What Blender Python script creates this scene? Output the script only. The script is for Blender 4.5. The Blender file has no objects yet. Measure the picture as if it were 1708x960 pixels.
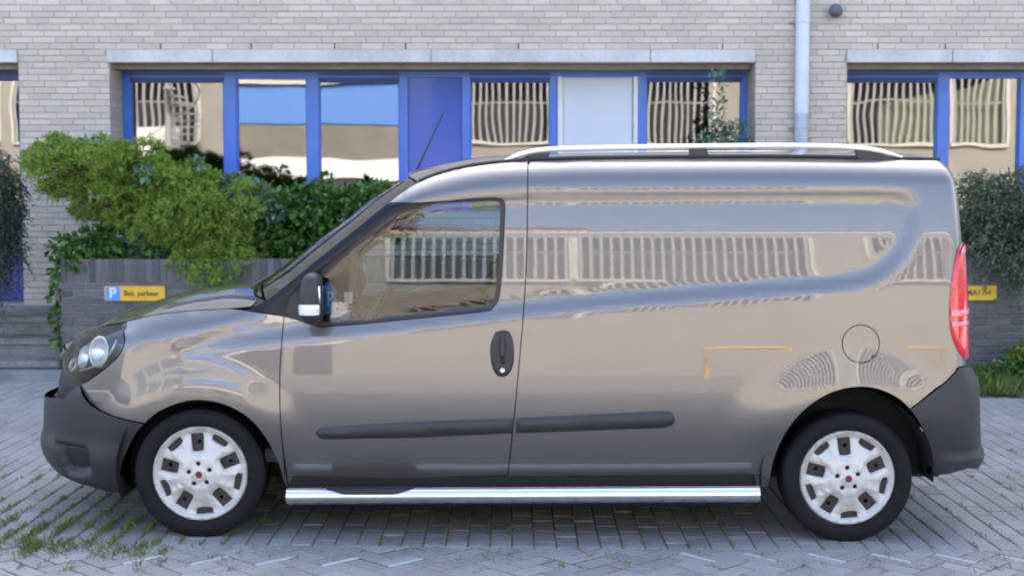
import bpy, bmesh, math, random
import numpy as np
from mathutils import Vector, Matrix
from mathutils.geometry import delaunay_2d_cdt

rnd = random.Random(11)
rng = np.random.default_rng(11)
sc = bpy.context.scene
COL = sc.collection
rad = math.radians

# ------------------------------------------------------------------ camera
CY, CZ = -6.72, 1.681
PITCH = rad(3.98)
FPX = 1708 * 50 / 36.0
cam_d = bpy.data.cameras.new('camera')
cam = bpy.data.objects.new('camera', cam_d)
COL.objects.link(cam)
cam.location = (0, CY, CZ)
cam.rotation_euler = (rad(90) - PITCH, 0, 0)
cam_d.lens = 50
cam_d.sensor_width = 36
cam_d.clip_end = 800
cam_d.dof.use_dof = True
cam_d.dof.focus_distance = 7.0
cam_d.dof.aperture_fstop = 3.5
sc.camera = cam

# ------------------------------------------------------------------ sky, sun, exposure
SUN_EL, SUN_AZ = rad(38), rad(8)          # the sun stands behind the photographed building
sdir = Vector((math.sin(SUN_AZ) * math.cos(SUN_EL), math.cos(SUN_AZ) * math.cos(SUN_EL), math.sin(SUN_EL)))
world = bpy.data.worlds.new('World')
sc.world = world
world.use_nodes = True
wn = world.node_tree
sky = wn.nodes.new('ShaderNodeTexSky')
sky.sky_type = 'NISHITA'
sky.sun_disc = False
sky.sun_elevation = SUN_EL
sky.sun_rotation = SUN_AZ
sky.dust_density = 6.0
sky.air_density = 0.8
sky.ozone_density = 1.0
bgn = wn.nodes['Background']
bgn.inputs[1].default_value = 0.15
wn.links.new(sky.outputs[0], bgn.inputs[0])
sun_d = bpy.data.lights.new('sun', 'SUN')
sun_d.energy = 2.0
sun_d.angle = rad(0.5)
sun_d.color = (1.0, 0.965, 0.91)
sun = bpy.data.objects.new('sun', sun_d)
COL.objects.link(sun)
sun.rotation_euler = sdir.to_track_quat('Z', 'Y').to_euler()
sun.location = (0, 20, 30)
sc.view_settings.view_transform = 'Standard'
sc.view_settings.look = 'None'
sc.view_settings.gamma = 1
sc.view_settings.exposure = 2.72
sc.view_settings.use_curve_mapping = False
sc.render.engine = 'CYCLES'
sc.cycles.use_denoising = True
sc.cycles.max_bounces = 8
sc.cycles.transparent_max_bounces = 12
sc.cycles.caustics_reflective = False
sc.cycles.caustics_refractive = False
sc.cycles.sample_clamp_indirect = 6
sc.cycles.filter_width = 2.1

# ------------------------------------------------------------------ measuring helpers
CP, SP = math.cos(PITCH), math.sin(PITCH)
def at(px, py, Y):
    """world point on the plane y = Y seen at photograph pixel (px, py)"""
    a = (px - 854.0) / FPX; b = (480.0 - py) / FPX
    dy = CP + b * SP; dz = -SP + b * CP
    t = (Y - CY) / dy
    return (a * t, Y, CZ + dz * t)
def proj(P):
    P = np.asarray(P, float)
    dx = P[..., 0]; dy = P[..., 1] - CY; dz = P[..., 2] - CZ
    d = dy * CP - dz * SP
    v = dy * SP + dz * CP
    return 854 + FPX * dx / d, 480 - FPX * v / d
SLOPE = 0.0074
def gz(x): return -SLOPE * x

# ------------------------------------------------------------------ material helpers
def mat(name, col, rough=0.6, metal=0.0, coat=0.0, coat_rough=0.03, spec=0.5, noise=None, bump=None, island=0.0, objrand=0.0,
        trans=0.0, sss=0.0):
    """noise = (scale, amount) value variation; bump = (scale, strength, distance); island / objrand = per-piece value spread"""
    m = bpy.data.materials.new(name); m.use_nodes = True
    nt = m.node_tree; N = nt.nodes; L = nt.links
    p = N['Principled BSDF']
    p.inputs['Base Color'].default_value = (*col, 1)
    p.inputs['Roughness'].default_value = rough
    p.inputs['Metallic'].default_value = metal
    p.inputs['Coat Weight'].default_value = coat
    p.inputs['Coat Roughness'].default_value = coat_rough
    p.inputs['Specular IOR Level'].default_value = spec
    if trans: p.inputs['Transmission Weight'].default_value = trans
    val = None
    def addval(sock, amt):
        nonlocal val
        mr = N.new('ShaderNodeMapRange'); mr.inputs[3].default_value = -amt; mr.inputs[4].default_value = amt
        L.new(sock, mr.inputs[0])
        if val is None:
            ad = N.new('ShaderNodeMath'); ad.operation = 'ADD'; ad.inputs[0].default_value = 1.0
            L.new(mr.outputs[0], ad.inputs[1]); val = ad.outputs[0]
        else:
            ad = N.new('ShaderNodeMath'); ad.operation = 'ADD'
            L.new(val, ad.inputs[0]); L.new(mr.outputs[0], ad.inputs[1]); val = ad.outputs[0]
    tc = N.new('ShaderNodeTexCoord') if (noise or bump) else None
    if noise:
        for s, a in (noise if isinstance(noise, list) else [noise]):
            t = N.new('ShaderNodeTexNoise'); t.inputs['Scale'].default_value = s; t.inputs['Detail'].default_value = 5
            L.new(tc.outputs['Object'], t.inputs['Vector'])
            mr0 = N.new('ShaderNodeMapRange'); mr0.inputs[1].default_value = 0.3; mr0.inputs[2].default_value = 0.7
            L.new(t.outputs[0], mr0.inputs[0])
            addval(mr0.outputs[0], a)
    if island:
        g = N.new('ShaderNodeNewGeometry'); addval(g.outputs['Random Per Island'], island)
    if objrand:
        g = N.new('ShaderNodeObjectInfo'); addval(g.outputs['Random'], objrand)
    if val is not None:
        hs = N.new('ShaderNodeHueSaturation'); hs.inputs['Color'].default_value = (*col, 1)
        L.new(val, hs.inputs['Value']); L.new(hs.outputs[0], p.inputs['Base Color'])
    if bump:
        t = N.new('ShaderNodeTexNoise'); t.inputs['Scale'].default_value = bump[0]; t.inputs['Detail'].default_value = 4
        L.new(tc.outputs['Object'], t.inputs['Vector'])
        b = N.new('ShaderNodeBump'); b.inputs['Strength'].default_value = bump[1]; b.inputs['Distance'].default_value = bump[2]
        L.new(t.outputs[0], b.inputs['Height']); L.new(b.outputs[0], p.inputs['Normal'])
    return m

def glass_mat(name, tint, ior, rough=0.0, wob=None):
    """thin pane: Fresnel mix of a clear tinted sheet and its mirror reflection"""
    m = bpy.data.materials.new(name); m.use_nodes = True
    nt = m.node_tree; N = nt.nodes; L = nt.links
    N.remove(N['Principled BSDF'])
    tr = N.new('ShaderNodeBsdfTransparent'); tr.inputs[0].default_value = (*tint, 1)
    gl = N.new('ShaderNodeBsdfGlossy'); gl.inputs['Roughness'].default_value = rough
    fr = N.new('ShaderNodeFresnel'); fr.inputs[0].default_value = ior
    mx = N.new('ShaderNodeMixShader')
    L.new(fr.outputs[0], mx.inputs[0]); L.new(tr.outputs[0], mx.inputs[1]); L.new(gl.outputs[0], mx.inputs[2])
    L.new(mx.outputs[0], N['Material Output'].inputs[0])
    if wob:
        tc = N.new('ShaderNodeTexCoord'); t = N.new('ShaderNodeTexNoise'); t.inputs['Scale'].default_value = wob[0]
        t.inputs['Detail'].default_value = 1
        L.new(tc.outputs['Object'], t.inputs['Vector'])
        b = N.new('ShaderNodeBump'); b.inputs['Strength'].default_value = 1; b.inputs['Distance'].default_value = wob[1]
        L.new(t.outputs[0], b.inputs['Height']); L.new(b.outputs[0], gl.inputs['Normal'])
    return m

M = {}
M['paint'] = mat('van_paint', (0.150, 0.141, 0.133), rough=0.36, metal=0.65, coat=1.0, coat_rough=0.01)
M['paint'].node_tree.nodes['Principled BSDF'].inputs['Coat IOR'].default_value = 1.66
M['plastic'] = mat('grey_plastic', (0.027, 0.028, 0.032), rough=0.5, spec=0.5, bump=(900, 0.15, 0.001), noise=(4, 0.12))
M['black'] = mat('black_trim', (0.016, 0.016, 0.018), rough=0.4)
M['gloss_black'] = mat('gloss_black', (0.010, 0.011, 0.017), rough=0.28, spec=0.25)
M['dark'] = mat('dark_underside', (0.012, 0.012, 0.012), rough=0.9)
M['rubber'] = mat('tyre_rubber', (0.010, 0.010, 0.0115), rough=0.8, spec=0.25, noise=(9, 0.25), bump=(300, 0.1, 0.001))
M['cover'] = mat('wheel_cover_silver', (0.60, 0.58, 0.54), rough=0.42, metal=0.2, noise=(9, 0.035))
M['steel'] = mat('rusty_steel', (0.045, 0.037, 0.034), rough=0.8, noise=(40, 0.35))
M['chrome'] = mat('polished_steel', (0.78, 0.78, 0.77), rough=0.14, metal=1.0)
M['alu'] = mat('anodised_aluminium', (0.84, 0.84, 0.83), rough=0.35, metal=0.45)
M['car_glass'] = glass_mat('car_glass', (0.62, 0.70, 0.70), 1.72)
M['lens'] = glass_mat('clear_lens', (0.92, 0.94, 0.95), 1.6)
M['red_lens'] = mat('red_lens', (0.72, 0.018, 0.035), rough=0.12, coat=1.0, noise=(60, 0.25))
M['pink_lens'] = mat('pale_red_lens', (0.75, 0.20, 0.24), rough=0.15, coat=1.0, noise=(80, 0.2))
M['reflector'] = mat('lamp_reflector', (0.88, 0.88, 0.88), rough=0.22, metal=0.55)
M['lampwhite'] = mat('clear_indicator', (0.85, 0.86, 0.88), rough=0.15, coat=1.0, metal=0.2)
M['seat'] = mat('seat_cloth', (0.045, 0.047, 0.055), rough=0.9, noise=(30, 0.2))
M['cab'] = mat('cab_plastic', (0.035, 0.037, 0.042), rough=0.6)
M['paper'] = mat('white_paper', (0.75, 0.75, 0.72), rough=0.8)
M['cardblue'] = mat('parking_blue', (0.03, 0.20, 0.62), rough=0.4)
M['badge'] = mat('red_badge', (0.20, 0.03, 0.03), rough=0.3, metal=0.4)
M['plate'] = mat('plate_yellow', (0.85, 0.55, 0.03), rough=0.4)

M['brick'] = mat('facade_brick', (0.57, 0.50, 0.42), rough=0.9, noise=[(1.1, 0.10), (60, 0.08)], island=0.09, objrand=0.02, bump=(120, 0.5, 0.004))
M['brick_one'] = mat('facade_brick_single', (0.57, 0.50, 0.42), rough=0.9, noise=[(60, 0.08)], objrand=0.10, bump=(120, 0.5, 0.004))
M['mortar'] = mat('mortar', (0.44, 0.385, 0.32), rough=0.95, noise=(30, 0.2), bump=(90, 0.5, 0.004))
M['dbrick'] = mat('planter_brick', (0.135, 0.125, 0.118), rough=0.92, noise=[(2.5, 0.3), (50, 0.2)], island=0.25, bump=(110, 0.5, 0.004))
M['dbrick_one'] = mat('planter_brick_single', (0.135, 0.125, 0.118), rough=0.92, noise=[(50, 0.2)], objrand=0.28, bump=(110, 0.5, 0.004))
M['dmortar'] = mat('planter_mortar', (0.21, 0.205, 0.19), rough=0.95, noise=[(3, 0.35), (40, 0.25)])
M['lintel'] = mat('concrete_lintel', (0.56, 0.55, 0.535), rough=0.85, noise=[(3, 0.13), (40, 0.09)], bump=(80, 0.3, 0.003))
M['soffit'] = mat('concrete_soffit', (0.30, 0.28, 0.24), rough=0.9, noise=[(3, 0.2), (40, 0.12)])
M['step'] = mat('concrete_step', (0.20, 0.20, 0.185), rough=0.9, noise=[(3, 0.3), (30, 0.2)], bump=(80, 0.4, 0.004))
M['blue'] = mat('blue_frame_paint', (0.055, 0.17, 0.60), rough=0.32, noise=(6, 0.06))
M['blue_dark'] = mat('blue_grille_paint', (0.03, 0.07, 0.27), rough=0.4)
M['blue_panel'] = mat('blue_gloss_panel', (0.05, 0.115, 0.48), rough=0.06, spec=0.28)
M['blue_door'] = mat('blue_door_paint', (0.012, 0.045, 0.26), rough=0.3, noise=(4, 0.1))
M['white'] = mat('white_paint', (0.78, 0.78, 0.75), rough=0.45, noise=(8, 0.04))
M['white_door'] = mat('white_door_leaf', (0.62, 0.68, 0.76), rough=0.4, noise=(2, 0.03))
M['pane'] = glass_mat('window_glass', (0.30, 0.34, 0.38), 2.5, wob=(1.3, 0.0016))
M['pipe'] = mat('grey_pipe', (0.62, 0.65, 0.69), rough=0.45, noise=(5, 0.05))
M['zinc'] = mat('zinc_pipe', (0.42, 0.47, 0.53), rough=0.45, noise=(9, 0.15))
M['lampgrey'] = mat('lamp_housing', (0.10, 0.105, 0.12), rough=0.35)
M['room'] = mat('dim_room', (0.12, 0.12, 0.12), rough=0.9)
M['yellow'] = mat('sign_yellow', (0.80, 0.48, 0.025), rough=0.35, noise=(12, 0.08))
M['ink'] = mat('sign_ink', (0.10, 0.055, 0.01), rough=0.6)
M['signblue'] = mat('sign_blue', (0.10, 0.30, 0.80), rough=0.35)
M['sign_white'] = mat('sign_white', (0.80, 0.82, 0.86), rough=0.4)
M['paver'] = mat('concrete_paver', (0.262, 0.258, 0.250), rough=0.9, noise=[(1.5, 0.14), (160, 0.32)], island=0.13, bump=(220, 0.7, 0.003))
M['paver_one'] = mat('concrete_paver_single', (0.262, 0.258, 0.250), rough=0.9, noise=[(160, 0.32)], objrand=0.15, bump=(220, 0.7, 0.003))
M['strip_pale'] = mat('pale_strip', (0.44, 0.445, 0.46), rough=0.85, noise=[(160, 0.16)], bump=(220, 0.5, 0.003))
M['joint'] = mat('joint_sand', (0.045, 0.043, 0.034), rough=1.0, noise=[(3, 0.4), (60, 0.3)])
M['ground'] = mat('street_surface', (0.29, 0.28, 0.26), rough=0.92, noise=[(0.4, 0.12), (8, 0.15)], bump=(12, 0.4, 0.01))
M['kerb'] = mat('kerb_concrete', (0.24, 0.245, 0.245), rough=0.9, noise=[(4, 0.2), (60, 0.15)])
M['soil'] = mat('soil', (0.07, 0.055, 0.04), rough=1.0, noise=[(6, 0.4)])
M['juniper'] = mat('juniper_green', (0.205, 0.305, 0.045), rough=0.65, island=0.35, spec=0.3)
M['leaf'] = mat('leaf_green', (0.065, 0.155, 0.025), rough=0.45, island=0.4, spec=0.4)
M['leaf_blue'] = mat('bluish_leaf', (0.11, 0.20, 0.13), rough=0.5, island=0.3)
M['darkleaf'] = mat('dark_leaf', (0.085, 0.115, 0.065), rough=0.5, island=0.4, spec=0.4)
M['conifer'] = mat('dark_conifer', (0.035, 0.060, 0.035), rough=0.6, island=0.4)
M['grass'] = mat('grass_green', (0.155, 0.235, 0.045), rough=0.6, island=0.35)
M['moss'] = mat('moss', (0.16, 0.185, 0.04), rough=0.9, island=0.35)
M['bark'] = mat('bark', (0.10, 0.07, 0.045), rough=0.95, noise=(20, 0.3))
M['bluepetal'] = mat('blue_petal', (0.08, 0.10, 0.50), rough=0.6, island=0.2)
M['yellowpetal'] = mat('yellow_petal', (0.70, 0.55, 0.03), rough=0.6)
M['redpetal'] = mat('red_petal', (0.50, 0.02, 0.02), rough=0.6, island=0.25)
M['tan'] = mat('tan_wall', (0.335, 0.312, 0.272), rough=0.9, noise=[(1.0, 0.08)])
M['cream'] = mat('cream_concrete', (0.60, 0.575, 0.52), rough=0.85, noise=[(2, 0.07)])
M['greywall'] = mat('grey_brown_cladding', (0.22, 0.20, 0.175), rough=0.9, noise=[(1.5, 0.12)])
M['bar'] = mat('pale_bar_paint', (0.38, 0.38, 0.37), rough=0.5)
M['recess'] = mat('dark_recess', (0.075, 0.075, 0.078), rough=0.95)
M['opp_blue'] = mat('sunlit_blue_panel', (0.11, 0.25, 0.62), rough=0.5)
M['hoop'] = mat('yellow_hoop_paint', (0.80, 0.42, 0.02), rough=0.45)
M['mesh_green'] = mat('green_grey_screen', (0.27, 0.30, 0.20), rough=0.9)

# ------------------------------------------------------------------ object helpers
def link(o, parent=None):
    COL.objects.link(o)
    if parent is not None: o.parent = parent
    return o
def obj_pydata(name, verts, faces, m, parent=None, smooth=False, normals=None):
    me = bpy.data.meshes.new(name)
    me.from_pydata([tuple(v) for v in verts], [], [tuple(f) for f in faces])
    me.materials.append(M[m] if isinstance(m, str) else m)
    if smooth:
        me.polygons.foreach_set('use_smooth', [True] * len(me.polygons))
    if normals is not None:
        me.normals_split_custom_set_from_vertices([tuple(n) for n in normals])
    me.update()
    return link(bpy.data.objects.new(name, me), parent)
def obj_bm(name, bm, m, parent=None, smooth=False, angle=None):
    me = bpy.data.meshes.new(name)
    bmesh.ops.recalc_face_normals(bm, faces=bm.faces)
    bm.to_mesh(me); bm.free()
    me.materials.append(M[m] if isinstance(m, str) else m)
    if smooth:
        me.polygons.foreach_set('use_smooth', [True] * len(me.polygons))
        if angle: me.set_sharp_from_angle(angle=rad(angle))
    return link(bpy.data.objects.new(name, me), parent)
def tag(o, label=None, cat=None, group=None, kind=None):
    if label: o['label'] = label
    if cat: o['category'] = cat
    if group: o['group'] = group
    if kind: o['kind'] = kind
    return o
def wmat(o):
    m = Matrix.LocRotScale(o.location, o.rotation_euler, o.scale)
    return wmat(o.parent) @ o.matrix_parent_inverse @ m if o.parent else m
def adopt(o, p):
    """parent o to p, keeping coordinates that were given in world space"""
    o.parent = p; o.matrix_parent_inverse = wmat(p).inverted(); return o
def empty(name, loc=(0, 0, 0)):
    o = bpy.data.objects.new(name, None); o.location = loc
    o.empty_display_size = 0.2
    return link(o)
def bm_box(bm, x0, x1, y0, y1, z0, z1, bev=0.0, seg=1):
    r = bmesh.ops.create_cube(bm, size=1)
    for v in r['verts']:
        v.co = Vector((x0 + (v.co.x + .5) * (x1 - x0), y0 + (v.co.y + .5) * (y1 - y0), z0 + (v.co.z + .5) * (z1 - z0)))
    if bev:
        es = list({e for v in r['verts'] for e in v.link_edges})
        bmesh.ops.bevel(bm, geom=es, offset=bev, segments=seg, affect='EDGES')
def box(name, x0, x1, y0, y1, z0, z1, m, parent=None, bev=0.0, seg=1):
    bm = bmesh.new(); bm_box(bm, x0, x1, y0, y1, z0, z1, bev, seg)
    return obj_bm(name, bm, m, parent, smooth=bev > 0, angle=40 if bev else None)
def prism(name, pts, y0, y1, m, parent=None, bev=0.0):
    """xz outline extruded from y0 to y1"""
    bm = bmesh.new()
    a = [bm.verts.new((p[0], y0, p[1])) for p in pts]; b = [bm.verts.new((p[0], y1, p[1])) for p in pts]
    bm.faces.new(a); bm.faces.new(b[::-1])
    n = len(pts)
    for i in range(n): bm.faces.new((a[i], b[i], b[(i + 1) % n], a[(i + 1) % n]))
    bmesh.ops.recalc_face_normals(bm, faces=bm.faces)
    if bev: bmesh.ops.bevel(bm, geom=list(bm.edges), offset=bev, segments=2, affect='EDGES')
    return obj_bm(name, bm, m, parent, smooth=bev > 0, angle=40)
def tube(bm, pts, r, seg=12, caps=True, ry=None):
    """tube through pts; r a number or list; ry = other half axis"""
    pts = [Vector(p) for p in pts]; n = len(pts)
    rr = r if isinstance(r, (list, tuple)) else [r] * n
    rings = []
    up = Vector((0, 0, 1))
    for i, p in enumerate(pts):
        t = (pts[min(i + 1, n - 1)] - pts[max(i - 1, 0)]).normalized()
        a = t.cross(up)
        if a.length < 1e-3: a = t.cross(Vector((0, 1, 0)))
        a.normalize(); b = t.cross(a).normalized()
        q = rr[i]; q2 = q if ry is None else q * ry
        rings.append([bm.verts.new(p + a * (math.cos(k * 2 * math.pi / seg) * q2) + b * (math.sin(k * 2 * math.pi / seg) * q)) for k in range(seg)])
    for i in range(n - 1):
        for k in range(seg):
            bm.faces.new((rings[i][k], rings[i][(k + 1) % seg], rings[i + 1][(k + 1) % seg], rings[i + 1][k]))
    if caps:
        bm.faces.new(rings[0][::-1]); bm.faces.new(rings[-1])
def tube_obj(name, pts, r, m, parent=None, seg=12, ry=None):
    bm = bmesh.new(); tube(bm, pts, r, seg, ry=ry)
    return obj_bm(name, bm, m, parent, smooth=True, angle=50)
def lathe(name, prof, c, m, parent=None, seg=64, axis='y', smooth=True, angle=35):
    """prof = (radius, along-axis) pairs; open profile unless first == last"""
    bm = bmesh.new(); rings = []
    for r, h in prof:
        rings.append([bm.verts.new((c[0] + r * math.cos(k * 2 * math.pi / seg), c[1] + h, c[2] + r * math.sin(k * 2 * math.pi / seg)) if axis == 'y' else
                                   (c[0] + r * math.cos(k * 2 * math.pi / seg), c[1] + r * math.sin(k * 2 * math.pi / seg), c[2] + h)) for k in range(seg)])
    for i in range(len(prof) - 1):
        for k in range(seg):
            bm.faces.new((rings[i][k], rings[i][(k + 1) % seg], rings[i + 1][(k + 1) % seg], rings[i + 1][k]))
    bmesh.ops.remove_doubles(bm, verts=bm.verts, dist=1e-5)
    return obj_bm(name, bm, m, parent, smooth=smooth, angle=angle)
def text_mesh(name, s, size, m, parent, loc, rot=(rad(90), 0, 0), sx=1.0, ext=0.0006, bold=0.0):
    cu = bpy.data.curves.new(name, 'FONT'); cu.body = s; cu.size = size; cu.extrude = ext; cu.offset = bold
    cu.align_x = 'CENTER'; cu.align_y = 'CENTER'
    o = bpy.data.objects.new(name + '_tmp', cu); COL.objects.link(o)
    bpy.context.view_layer.update()
    me = bpy.data.meshes.new_from_object(o.evaluated_get(bpy.context.evaluated_depsgraph_get()))
    bpy.data.objects.remove(o)
    me.materials.clear(); me.materials.append(M[m]); me.name = name
    t = bpy.data.objects.new(name, me)
    link(t, parent); t.location = loc; t.rotation_euler = rot; t.scale = (sx, 1, 1)
    return t
def catmull(pts, k=8, closed=False):
    P = [np.array(p, float) for p in pts]; n = len(P); out = []
    for i in range(n if closed else n - 1):
        p1, p2 = P[i], P[(i + 1) % n]
        p0 = P[i - 1] if (i > 0 or closed) else 2 * p1 - p2
        p3 = P[(i + 2) % n] if (i + 2 < n or closed) else 2 * p2 - p1
        for j in range(k):
            t = j / k
            out.append(0.5 * (2 * p1 + (p2 - p0) * t + (2 * p0 - 5 * p1 + 4 * p2 - p3) * t * t + (3 * p1 - p0 - 3 * p2 + p3) * t ** 3))
    if not closed: out.append(P[-1])
    return [tuple(q) for q in out]
def in_poly(pts, poly):
    pts = np.asarray(pts, float); poly = np.asarray(poly, float)
    x, y = pts[:, 0], pts[:, 1]; ins = np.zeros(len(pts), bool)
    n = len(poly); j = n - 1
    for i in range(n):
        xi, yi = poly[i]; xj, yj = poly[j]
        if yi != yj:
            c = ((yi > y) != (yj > y)) & (x < (xj - xi) * (y - yi) / (yj - yi) + xi)
            ins ^= c
        j = i
    return ins
def seg_dist(pts, poly, closed=True):
    pts = np.asarray(pts, float); poly = np.asarray(poly, float)
    A = poly if closed else poly[:-1]
    B = np.roll(poly, -1, axis=0) if closed else poly[1:]
    d = np.full(len(pts), 1e9); w = np.zeros(len(pts))
    for i in range(len(A)):
        ab = B[i] - A[i]; l2 = ab @ ab + 1e-15
        t = np.clip(((pts - A[i]) @ ab) / l2, 0, 1)
        q = np.linalg.norm(pts - (A[i] + t[:, None] * ab), axis=1)
        k = q < d; d[k] = q[k]; w[k] = i + t[k]
    return d, w
def resample(poly, step):
    out = []; n = len(poly)
    for i in range(n):
        a = np.array(poly[i], float); b = np.array(poly[(i + 1) % n], float)
        k = max(1, int(math.ceil(np.linalg.norm(b - a) / step)))
        for j in range(k): out.append(a + (b - a) * j / k)
    return np.array(out)
def shrink(poly, g):
    """move a closed polyline inwards by g"""
    P = np.asarray(poly, float)
    area = 0.5 * np.sum(P[:, 0] * np.roll(P[:, 1], -1) - np.roll(P[:, 0], -1) * P[:, 1])
    s = 1 if area > 0 else -1
    e0 = P - np.roll(P, 1, axis=0); e1 = np.roll(P, -1, axis=0) - P
    def nrm(e):
        l = np.linalg.norm(e, axis=1, keepdims=True) + 1e-12
        return np.stack([-e[:, 1], e[:, 0]], 1) / l * s
    n = nrm(e0) + nrm(e1); l = np.linalg.norm(n, axis=1, keepdims=True)
    n = n / np.maximum(l, 1e-6)
    return P + n * g
def cdt_mesh(outline, holes, spacing):
    """triangulate a polygon with an interior grid; returns 2d verts, tris, boundary loops (indices)"""
    loops = [resample(outline, spacing * 0.7)] + [resample(h, spacing * 0.6) for h in holes]
    V = []; E = []
    for l in loops:
        s = len(V); n = len(l); V += [tuple(q) for q in l]
        E += [(s + i, s + (i + 1) % n) for i in range(n)]
    lo = loops[0].min(0); hi = loops[0].max(0)
    gx, gy = np.meshgrid(np.arange(lo[0], hi[0] + spacing, spacing), np.arange(lo[1], hi[1] + spacing, spacing))
    G = np.stack([gx.ravel(), gy.ravel()], 1)
    k = in_poly(G, loops[0])
    for l in loops[1:]: k &= ~in_poly(G, l)
    G = G[k]
    if len(G):
        for l in loops:
            d, _ = seg_dist(G, l); G = G[d > spacing * 0.45]
    V += [tuple(q) for q in G]
    r = delaunay_2d_cdt([Vector(v) for v in V], E, [], 0, 1e-7)
    v2 = np.array([tuple(v) for v in r[0]]); tris = np.array([f for f in r[2] if len(f) == 3])
    c = v2[tris].mean(1)
    k = in_poly(c, loops[0])
    for l in loops[1:]: k &= ~in_poly(c, l)
    tris = tris[k]
    return v2, tris
def boundary_edges(tris):
    cnt = {}
    for t in tris:
        for i in range(3):
            a, b = int(t[i]), int(t[(i + 1) % 3]); cnt[(a, b)] = 1
    return [e for e in cnt if (e[1], e[0]) not in cnt]

# =================================================================== THE VAN'S BODY SURFACE
HALF = 0.916                                  # half the width of the body; its middle is the plane y = HALF
tz = np.array([.12, .2, .3, .45, .56, .62, .68, .75, .85, .95, 1.02, 1.08, 1.15, 1.25, 1.4, 1.5, 1.58, 1.68, 1.75, 1.85, 2.0])
tt = np.array([-26, -24, -19, -12, -7, -2.8, 0.8, 2.2, 2.8, 3.4, 4.0, 4.4, 4.4, 4.4, 5.6, 8.0, 10.5, 12.5, 14, 17, 18.])
zf = np.linspace(.12, 2.0, 1200)
tf = np.interp(zf, tz, tt)
kern = np.hanning(61); kern /= kern.sum()
tf = np.convolve(np.pad(tf, 30, mode='edge'), kern, mode='valid')
If = np.cumsum(np.tan(np.radians(tf))) * (zf[1] - zf[0]); If -= If.min()
def xz(pts, Y=0.05): return np.array([(at(a, b, Y)[0], at(a, b, Y)[2]) for a, b in pts])

# top edge of the side skin (hood edge, windscreen pillar, roof gutter), with roll radius and roll depth
T_def = [((100, 592), .12, .10, .06), ((112, 568), .12, .10, .06), ((150, 549), .12, .10, .06), ((205, 537), .13, .12, .07), ((260, 523), .14, .13, .07),
         ((330, 515), .14, .13, .07), ((385, 512), .13, .12, .06), ((425, 508), .10, .09, .04), ((446, 499), .10, .06, .03), ((488, 466), .11, .06, .03),
         ((538, 425), .12, .06, .03), ((588, 386), .13, .06, .03), ((634, 348), .15, .07, .04), ((660, 328), .17, .09, .06), ((698, 303), .20, .11, .09), ((745, 286), .22, .13, .10),
         ((805, 274), .23, .13, .10), ((880, 268), .23, .13, .10), ((1000, 264), .23, .13, .10), ((1300, 262), .23, .13, .10), ((1500, 265), .23, .13, .10), ((1640, 269), .23, .13, .10)]
T_xz = np.array([(at(p[0], p[1], Y)[0], at(p[0], p[1], Y)[2]) for p, Y, R, A in T_def])
_Ts = catmull([(x, z, d[2], d[3]) for (x, z), d in zip(T_xz, T_def)], 5)
TS = np.array([(q[0], q[1]) for q in _Ts]); TR = np.array([q[2] for q in _Ts]); TA = np.array([q[3] for q in _Ts])
def z_top(x): return np.interp(x, TS[:, 0], TS[:, 1])

# pressed (recessed) field of the cargo side, carried on below the door window
press_poly = resample(xz(catmull([(250, 600), (470, 568), (600, 556), (740, 540), (875, 524), (1050, 508), (1250, 493), (1400, 482), (1462, 468), (1505, 436), (1528, 395), (1540, 350),
                                   (1532, 326), (1508, 317), (1440, 314)], 4) + [(880, 318), (740, 326), (640, 344), (520, 450)], .05), .03)
WF = at(333, 791, 0.03); WR = at(1414, 797, 0.03)
def smooth01(t): t = np.clip(t, 0, 1); return t * t * (3 - 2 * t)
def press_field(x, z):
    P = np.stack([x, z], 1)
    pd, _ = seg_dist(P, press_poly); ins = in_poly(P, press_poly)
    sd = np.where(ins, pd, -pd)
    return 0.021 * smooth01((x + 1.75) / 0.6) * smooth01((sd + 0.006) / 0.066)
def inset_exact(x, z):
    x = np.asarray(x, float); z = np.asarray(z, float)
    i = np.interp(z, zf, If) + 0.010 * (x / 1.6) ** 2
    P = np.stack([x, z], 1)
    d, w = seg_dist(P, TS, closed=False)
    below = z < z_top(x)
    d = np.where(below, d, 0)
    R = np.interp(w, np.arange(len(TR)), TR); A = np.interp(w, np.arange(len(TA)), TA)
    i = i + A * np.clip(1 - d / R, 0, 1) ** 2.4
    for (cx, _, cz), r0, r1, amt in ((WF, .40, .60, .020), (WR, .42, .72, .022)):
        r = np.hypot(x - cx, (z - cz) * (1.0 if cx < 0 else 1.08))
        i = i - amt * smooth01((r1 - r) / (r1 - r0)) * smooth01((z - 0.36) / 0.25)
    return i
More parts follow.
